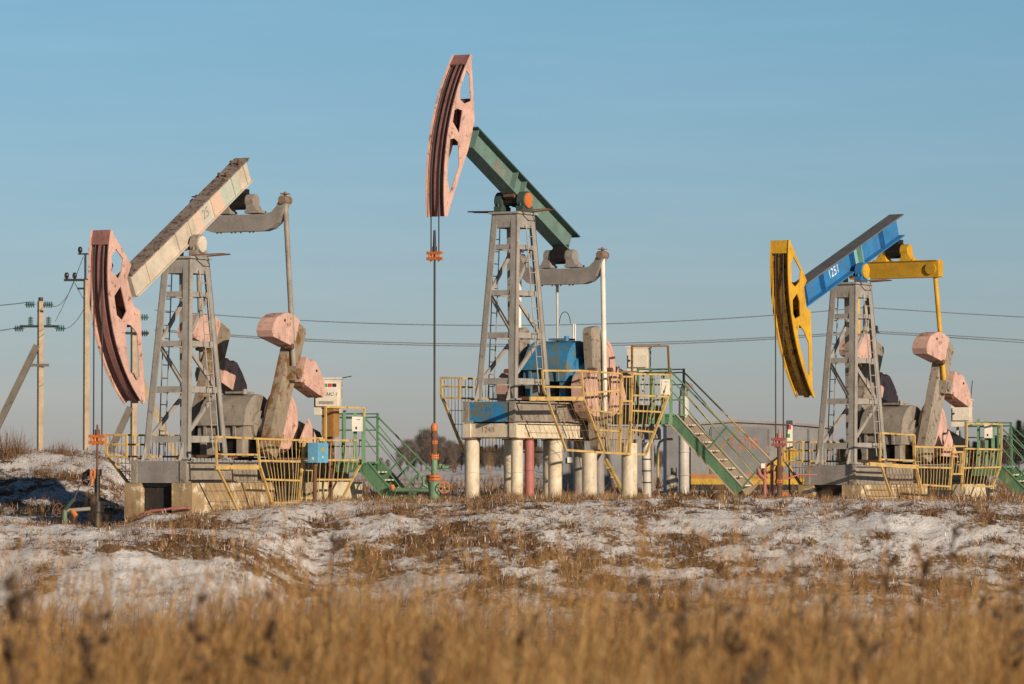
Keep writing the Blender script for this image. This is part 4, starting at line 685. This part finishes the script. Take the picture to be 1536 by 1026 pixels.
for z in (.35,.65,.95): MB().tube([(.0,-.0,z),(0,0,z+.03)], .125, 14).build('band', M['black'], T)
a = at(905, 742, 108); T = empty('yellow_steps', a, 0, 'small rusty yellow steps behind the columns under the middle pumpjack', 'steps')
MB().beam((.05,0,.95),(.55,-.1,.05),.05,.12).beam((.55,-.1,.03),(1.0,-.1,.03),.05,.07).build('stringer', M['rail'], T)
MB().beam((.05,.5,.95),(.55,.4,.05),.05,.12).build('stringer', M['rail'], T)
for z in (.2,.45,.7): MB().box((.52-.5*z,.15,z+.02),(.2,.5,.03)).build('tread', M['rail'], T)
# ------------------------------------------------------------------ power line
def insulator(mb, p, ax, L=.45, r=.09):
    p = Vector(p); ax = Vector(ax).normalized(); mb.tube([p, p+ax*L], .02, 6)
    for k in range(4): c = p+ax*(L*(.2+.2*k)); mb.tube([c-ax*.02, c+ax*.02, c+ax*.05], [r, r*.9, r*.35], 10)
    return mb
def util_pole(label, px, top, bot_z, D, r, brace, kind):
    a = at(px, top, D); T = empty('utility_pole', (a.x, D, bot_z), 0, label, 'utility pole', 'utility poles of the power line'); H = a.z-bot_z
    MB().box((0,0,H/2-.3),(r*1.5,r*1.5,H+.6),Matrix.Rotation(.45,3,'Z')).build('pole', M['pole'], T)
    for sx, z0 in brace: MB().beam((sx*.16,-.1,z0),(sx*(.16+z0*.52),-.35,-.6),r*1.9,r*1.8,(0,1,0)).build('brace', M['woodpole'] if sx < 0 and kind == 1 else M['pole'], T)
    return T, H
g200 = .0
T, H = util_pole('leftmost concrete utility pole with a long diagonal brace at the left edge', 61, 452, g200, 200, .17, ((-1,6.9),), 1)
k2 = 200/FPX
ca = MB().box((-.05,0,H-3.45+2.2),(1.9,.12,.12)).box((0,0,H-2.4+1.9),(.3,.3,.1)).build('cross_arm', M['black'], T)
mb = MB(); insulator(mb,(-.25,0,H-.15),(-1,0,-.05),.55,.17); insulator(mb,(.1,0,H-.15),(1,0,-.05),.55,.17); insulator(mb,(-.8,0,H-1.35),(-1,0,-.05),.55,.17); insulator(mb,(.7,0,H-1.35),(1,0,0),.55,.17); insulator(mb,(.4,0,H-1.25),(0,0,1),.5,.14); insulator(mb,(-.5,0,H-1.25),(0,0,1),.5,.14); mb.build('insulators', M['insul'], T)
MB().cyl((0,0,H),(0,0,H+.2),.12,8).build('top_pin', M['insuld'], T); MB().box((0,-.2,H-3.2),(.9,.1,.14)).build('brace_clamp', M['woodpole'], T)
T, H = util_pole('tall slim concrete pole with crossarms behind the left horsehead', 130, 420, .0, 150, .125, (), 0); k1 = 150/FPX
ca = MB().box((-.15,0,H),(1.4,.09,.09)).box((0,0,H-.32),(.7,.08,.07)).build('cross_arm', M['black'], T)
MB().tube([(-.05,0,H-.1),(-.05,0,H+1.0)], .045, 6).box((-.05,0,H+.98),(.55,.06,.06)).build('top_mast', M['black'], T)
mb = MB()
for x, z in ((-.75,.03),(-.45,.03),(-.25,1.0),(.15,1.0)): mb.tube([(x,0,H+z),(x,0,H+z+.08),(x,0,H+z+.18),(x,0,H+z+.25)],[.03,.085,.085,.05],10)
mb.build('insulators', M['insuld'], T)
T, H = util_pole('braced concrete pole hidden partly behind the left horsehead', 201, 470, g200, 200, .17, ((-1,3.8),(1,5.6)), 1)
mb = MB(); insulator(mb,(.2,0,H-.2),(1,0,0),.55,.17); insulator(mb,(.2,0,H-1.0),(1,0,0),.55,.17); insulator(mb,(.1,0,H-.9),(0,0,1),.5,.14); mb.build('insulators', M['insul'], T); MB().box((0,-.2,H-1.0),(1.5,.12,.12)).build('cross_arm', M['black'], T)
T, H = util_pole('concrete pole standing behind the right pumpjack tower', 1299, 458, g200, 200, .15, (), 0)
mb = MB(); insulator(mb,(0,0,H-.1),(0,0,1),.35,.12); insulator(mb,(-.5,0,H-1.3),(0,0,1),.35,.12); insulator(mb,(.5,0,H-1.35),(0,0,1),.35,.12); mb.build('insulators', M['insuld'], T); MB().box((0,-.1,H-1.35),(1.3,.1,.1)).build('cross_arm', M['black'], T)
def wire(label, pts, D0, D1, n=30, r=.02):
    """parabola through the three photo points of one span"""
    (x0,y0),(x1,y1),(x2,y2) = pts; v = []
    for i in range(n+1):
        x = x0+(x2-x0)*i/n; y = y0*(x-x1)*(x-x2)/((x0-x1)*(x0-x2))+y1*(x-x0)*(x-x2)/((x1-x0)*(x1-x2))+y2*(x-x0)*(x-x1)/((x2-x0)*(x2-x1)); v.append(at(x, y, D0+(D1-D0)*i/n))
    return tag(MB().tube(v, r, 5).build('power_cable', M['wire']), label, 'cable', 'cables of the power line')
wire('upper cable sagging from the left poles to the pole behind the right tower', [(232,465),(700,488),(1299,461)], 200, 200)
wire('upper of the two lower cables spanning between the left and right poles', [(232,494),(700,516),(1299,496.5)], 200, 200)
wire('lowest cable spanning from the left poles to behind the right tower', [(232,496),(700,519),(1299,499)], 200.6, 200.6)
wire('upper cable running from the pole behind the right tower off the right edge', [(1299,461),(1420,469),(1600,479)], 200, 204)
wire('upper of the two lower cables running off the right edge', [(1299,496.5),(1420,503),(1600,515)], 200, 204); wire('lowest cable running off the right edge of the picture', [(1299,499),(1420,506),(1600,519)], 200.6, 204)
wire('upper cable running from the leftmost pole off the left edge', [(-60,461),(0,458),(45,453)], 206, 200); wire('lower cable running from the leftmost pole off the left edge', [(-60,499),(0,496),(32,490)], 206, 200)
wire('slack jumper from the leftmost pole top to the tall slim pole', [(72,456),(98,448),(112,420)], 200, 151, r=.013); wire('slack jumper from the leftmost pole crossarm up to the tall slim pole', [(82,489),(112,484),(130,455)], 200, 150, r=.013)
wire('slack cable from the tall slim pole crossarm down to the pole behind the horsehead', [(112,424),(140,470),(195,500)], 151, 199, r=.013); wire('thin stay running down from the tall slim pole to the leftmost pole', [(125,385),(103,440),(83,482)], 151, 199, r=.013)
# ------------------------------------------------------------------ trees on the horizon
def bare_tree(h, seed, dens=1.0):
    R = np.random.default_rng(seed); tr = MB(); tr.tube([(0,0,-.5),(R.normal(0,.05),0,h*.45),(R.normal(0,.15),0,h*.97)], [h*.022,h*.015,h*.003], 6); V, F, C, n = [], [], [], 0; st = Stuff()
    m = int(2600*dens); t = R.random(m)**.75; zz = h*(.16+.82*t); rad = h*.30*np.sin(np.clip((1-t)*.95+.12, 0, 1)*PI)**.8*(.55+.5*R.random(m)); az = R.uniform(0,2*PI,m); rr = rad*R.random(m)**.5
    clump = fbm(zz*.8+seed, az*1.2, seed) > .33; zz, rr, az = zz[clump], rr[clump], az[clump]; m = len(zz)
    P = np.stack([rr*np.cos(az), rr*np.sin(az), zz-h*.07], -1); Vv, Ff, I = blades(P, h*R.uniform(.05,.14,m), R.uniform(.1,.9,m), az+R.normal(0,.4,m), h*R.uniform(.0015,.004,m), .5, 2)
    return tr.mesh('trunk'), (Vv, Ff, tints(m, [(.13,.10,.085),(.17,.125,.10),(.10,.08,.07)])[I])
def conifer(h, seed):
    R = np.random.default_rng(seed); tr = MB().tube([(0,0,-.5),(0,0,h*.98)], [h*.018,h*.002], 6); m = 2600; t = R.random(m)**.7; zz = h*(.12+.86*t); rad = (h*.24*(1-t)**.9+.1)*(.25+1.1*fbm(zz*1.6, t*0+seed, seed)); az = R.uniform(0,2*PI,m); rr = rad*R.uniform(.2,1,m)
    P = np.stack([rr*np.cos(az), rr*np.sin(az), zz], -1); Vv, Ff, I = blades(P, R.uniform(.25,.75,m), R.uniform(1.0,2.0,m), az+R.normal(0,.3,m), R.uniform(.03,.08,m), .6, 2)
    return tr.mesh('trunk'), (Vv, Ff, tints(m, [(.035,.045,.028),(.05,.058,.034),(.028,.034,.024)])[I])
def make_templates():
    out = {}
    for k, gen in (('birch_a', lambda: bare_tree(8.5,3,1.3)), ('birch_b', lambda: bare_tree(6.5,8,1.2)), ('bush', lambda: bare_tree(3.2,12,1.0)), ('pine_a', lambda: conifer(8,5)), ('pine_b', lambda: conifer(6,9))):
        tm, (V, F, C) = gen(); o = raw_mesh('crown', V, F, M_twig, C); me = o.data; bpy.data.objects.remove(o); tm.materials.append(M['woodpole']); out[k] = (tm, me)
    R = np.random.default_rng(44); m = 420; P = np.stack([R.normal(0,.22,m), R.normal(0,.22,m), np.zeros(m)-.02], -1); V, F, I = blades(P, R.uniform(.25,1.0,m), R.uniform(.05,.9,m), R.uniform(0,2*PI,m), R.uniform(.003,.007,m), .7, 3); o = raw_mesh('crown', V, F, M_twig, tints(m, [(.20,.12,.07),(.28,.18,.11),(.14,.08,.05)])[I]); me = o.data; bpy.data.objects.remove(o)
    tm = MB()
    for k in range(5): tm.tube([(0,0,-.05),(R.normal(0,.15),R.normal(0,.15),.7)], [.012,.004], 5)
    tm = tm.mesh('stems'); tm.materials.append(M['weedhead']); out['shrub'] = (tm, me)
    return out
TPL = make_templates()
def tree(name, label, cat, px, D, tpl, s, group, z=None):
    x = (px-768)/FPX*D; T = empty(name, (x, D, hz(x, D)-.1 if z is None else z), random.uniform(0,6), label, cat, group); T.scale = (s*random.uniform(.9,1.15), s*random.uniform(.9,1.15), s)
    for nm, me in zip(('trunk','crown'), TPL[tpl]):
        o = bpy.data.objects.new(nm, me); COL.objects.link(o); o.parent = T
G = 'trees on the far horizon'
spec = [('birch_b',716,.8),('birch_b',727,.75),('birch_b',738,.8),('birch_b',750,.75),('birch_b',762,.8),('birch_b',801,.8),('birch_b',826,.75),('birch_b',645,.8),('birch_b',655,.75),('birch_b',664,.8),('birch_b',680,.75),('birch_b',1432,.8),('birch_b',1444,.85),('birch_b',1456,.8),('birch_b',1500,.9),('birch_b',1512,.9),('birch_b',1524,.95),('birch_b',571,.45),('bush',582,.8),('birch_b',601,.75),('birch_b',612,1.0),('pine_b',620,.85),('birch_a',632,.92),('birch_a',640,1.0),('birch_b',650,.95),('birch_b',660,1.1),('pine_b',668,.75),('birch_b',676,.95),('pine_b',684,.95),('birch_b',692,.95),('pine_b',701,.9),('birch_b',712,.9),('pine_b',722,.85),('birch_b',733,.85),('pine_b',744,.9),('birch_b',756,.85),('pine_b',795,.8),('birch_b',808,.85),('pine_b',820,.8),('birch_b',832,.8),('birch_b',968,.7),('pine_b',979,.85),('birch_b',990,.7),('pine_b',999,.8),
        ('pine_b',1262,1.05),('birch_b',1270,.9),('pine_a',1428,.95),('pine_a',1437,1.05),('pine_b',1450,1.0),('pine_b',1462,.95),('birch_b',1474,1.0),('pine_b',1484,1.05),('pine_a',1493,.85),('pine_a',1507,.95),('pine_a',1518,1.1),('pine_a',1528,1.25),('pine_a',1540,1.3),('pine_b',1553,1.2)]
def where(px): return 'left of the middle wellhead' if px < 655 else 'between the middle wellhead and the first column' if px < 705 else 'seen under the middle pumpjack' if px < 850 else 'beside the vent pipe and sheds' if px < 1100 else 'behind the right tower' if px < 1300 else 'behind the right guard cage' if px < 1500 else 'at the right edge'
for kind, px, s in spec:
    nm, lb = {'b': ('bare_tree', 'bare grey brown tree'), 'p': ('pine_tree', 'dark evergreen tree')}[kind[0]] if kind != 'bush' else ('bare_bush', 'low bare bush')
    tree(nm, f'{lb} on the horizon {where(px)}', 'bush' if kind == 'bush' else 'tree', px, random.uniform(760, 860), kind, s, G)
for px, D, s, lb in ((8,109,1.15,'bare brown bush on the bank at the far left edge'),(27,110,.8,'small bare bush on the bank left of the leftmost pole'),(92,110,.6,'tiny bare bush on the bank between the two left poles')): tree('bare_bush', lb, 'bush', px, D, 'shrub', s, 'bare bushes on the left bank')
# ------------------------------------------------------------------ single weeds before the camera
def weed(px, py, D, label, h, kind):
    a = at(px, py, D); z0 = hz(a.x, a.y); H = a.z-z0; h = 1; T = empty('dry_weed', (a.x, a.y, z0), 0, label, 'weed', 'dry weed stalks before the camera'); mb = MB(); rnd = random.Random(int(px))
    top = Vector((0,0,H)); mb.tube([(-.06*h,0,0),(-.03*h,0,H*.5),top], [.009,.007,.004], 5)
    for k in range(9 if kind else 14):
        t = rnd.uniform(.55,1); b = Vector((-.06*h*(1-t),0,H*t)); d = Vector((rnd.uniform(-1,1),rnd.uniform(-1,1),rnd.uniform(.5,1.6))).normalized(); L = rnd.uniform(.05,.16)*(1.3-t*.6); mb.tube([b, b+d*L], .0035, 4)
        r0 = rnd.uniform(.014,.026)*(1 if kind else .45); cs = [b+d*L*q_+Vector((rnd.gauss(0,.006),rnd.gauss(0,.006),0)) for q_ in (.55,.66,.76,.86,.95,1.05,1.12)]
        MB().tube(cs, [r0*.3,r0,r0*.6,r0*1.1,r0*.6,r0*.8,r0*.2], 6).build('seed_head', M['weedhead'], T)
    mb.build('stalk', M['weedhead'], T)
for px, py, D, lb, kind in ((24,852,15,'dark seeded weed stalk at the far left edge above the grass',1),(46,885,16,'shorter dark seeded weed beside the far left stalk',1),(412,905,18,'dry seeded weed below the blue junction box',1),(654,938,15,'dark curled weed standing alone in the middle foreground grass',1),(1078,900,16,'dark seeded weed below the foot of the long stair',1),(1104,925,16,'clustered brown weed heads right of the stair foot in the grass',1),(1146,972,14,'low dark weed head in the bottom right grass',1),(1298,955,15,'brown weed head in the foreground grass below the right tower',1),(500,800,24,'thin dark weed stalk rising before the snow left of centre',0),(800,890,20,'thin seeded stalk in the grass below the columns',0),(1333,790,26,'tall thin branching weed below the right tower',0),(1190,830,24,'slender bare weed below the striped shed',0),(1430,790,27,'tall leaning thin weed below the right guard cage',0),(1480,830,25,'slender weed nearest the right edge',0),(975,868,20,'forked dark weed in the grass under the middle stair landing',1),(1030,882,18,'dark leaning weed left of the cluster below the long stair',1),(1240,870,22,'thin dark weed between the shed and the right tower, low in the grass',0),(1385,842,23,'bushy brown weed below the right guard gate',1),(1515,880,19,'dark seeded weed at the far right edge of the grass',1),(300,895,18,'small brown seeded weed below the left pumpjack foundation',1),(150,905,16,'drooping brown weed below the left wellhead',1)): weed(px, py, D, lb, 1, kind)
# ------------------------------------------------------------------ light, sky, camera
EL = math.radians(15.5); sd = Vector((.559,-.829,0)).normalized(); sv = Vector((sd.x*math.cos(EL), sd.y*math.cos(EL), math.sin(EL)))
su = bpy.data.lights.new('sun', 'SUN'); su.energy = 5.0; su.angle = math.radians(.5); su.color = (1,.83,.63); so = bpy.data.objects.new('sun', su); COL.objects.link(so); so.rotation_euler = (-sv).to_track_quat('-Z','Y').to_euler()
wd = bpy.data.worlds.new('World'); S.world = wd; wd.use_nodes = True; n = wd.node_tree; bg = n.nodes['Background']; sk = n.nodes.new('ShaderNodeTexSky'); sk.sky_type = 'NISHITA'; sk.sun_disc = False; sk.sun_elevation = EL; sk.sun_rotation = math.atan2(sd.x, sd.y); sk.altitude = 100; sk.air_density = 1.0; sk.dust_density = .3; sk.ozone_density = 3.0
tcw = n.nodes.new('ShaderNodeTexCoord').outputs['Generated']; spw = n.nodes.new('ShaderNodeSeparateXYZ'); n.links.new(tcw, spw.inputs[0])
tint = ramp(n, spw.outputs[2], 0, .15, (.79,.78,1.10,1), (.79,1.06,1.11,1)); el_ = tint.node.color_ramp.elements.new(.45); el_.color = (.22,.28,.34,1)                 # added tint: less green towards the horizon, upper sky dimmed to cut fill light
wisp = ramp(n, noise(n, mapped(n, tcw, (4, 4, 45)), 3, 6, .6), .45, .78, (.99,.99,.995,1), (1.08,1.03,1.03,1))
n.links.new(mix(n, 1.0, mix(n, 1.0, sk.outputs[0], tint, 'MULTIPLY'), wisp, 'MULTIPLY'), bg.inputs[0]); bg.inputs[1].default_value = .075
cd = bpy.data.cameras.new('camera'); co = bpy.data.objects.new('camera', cd); COL.objects.link(co); co.location = CAM; co.rotation_euler = (PI/2+TH, 0, 0); cd.sensor_width = 36; cd.lens = 36*FPX/1536; cd.clip_end = 20000; cd.clip_start = .5
cd.dof.use_dof = True; cd.dof.focus_distance = 97; cd.dof.aperture_fstop = 3.3; S.camera = co
vs = S.view_settings; vs.view_transform = 'Standard'; vs.look = 'None'; vs.exposure = .08; vs.gamma = 1; vs.use_curve_mapping = False
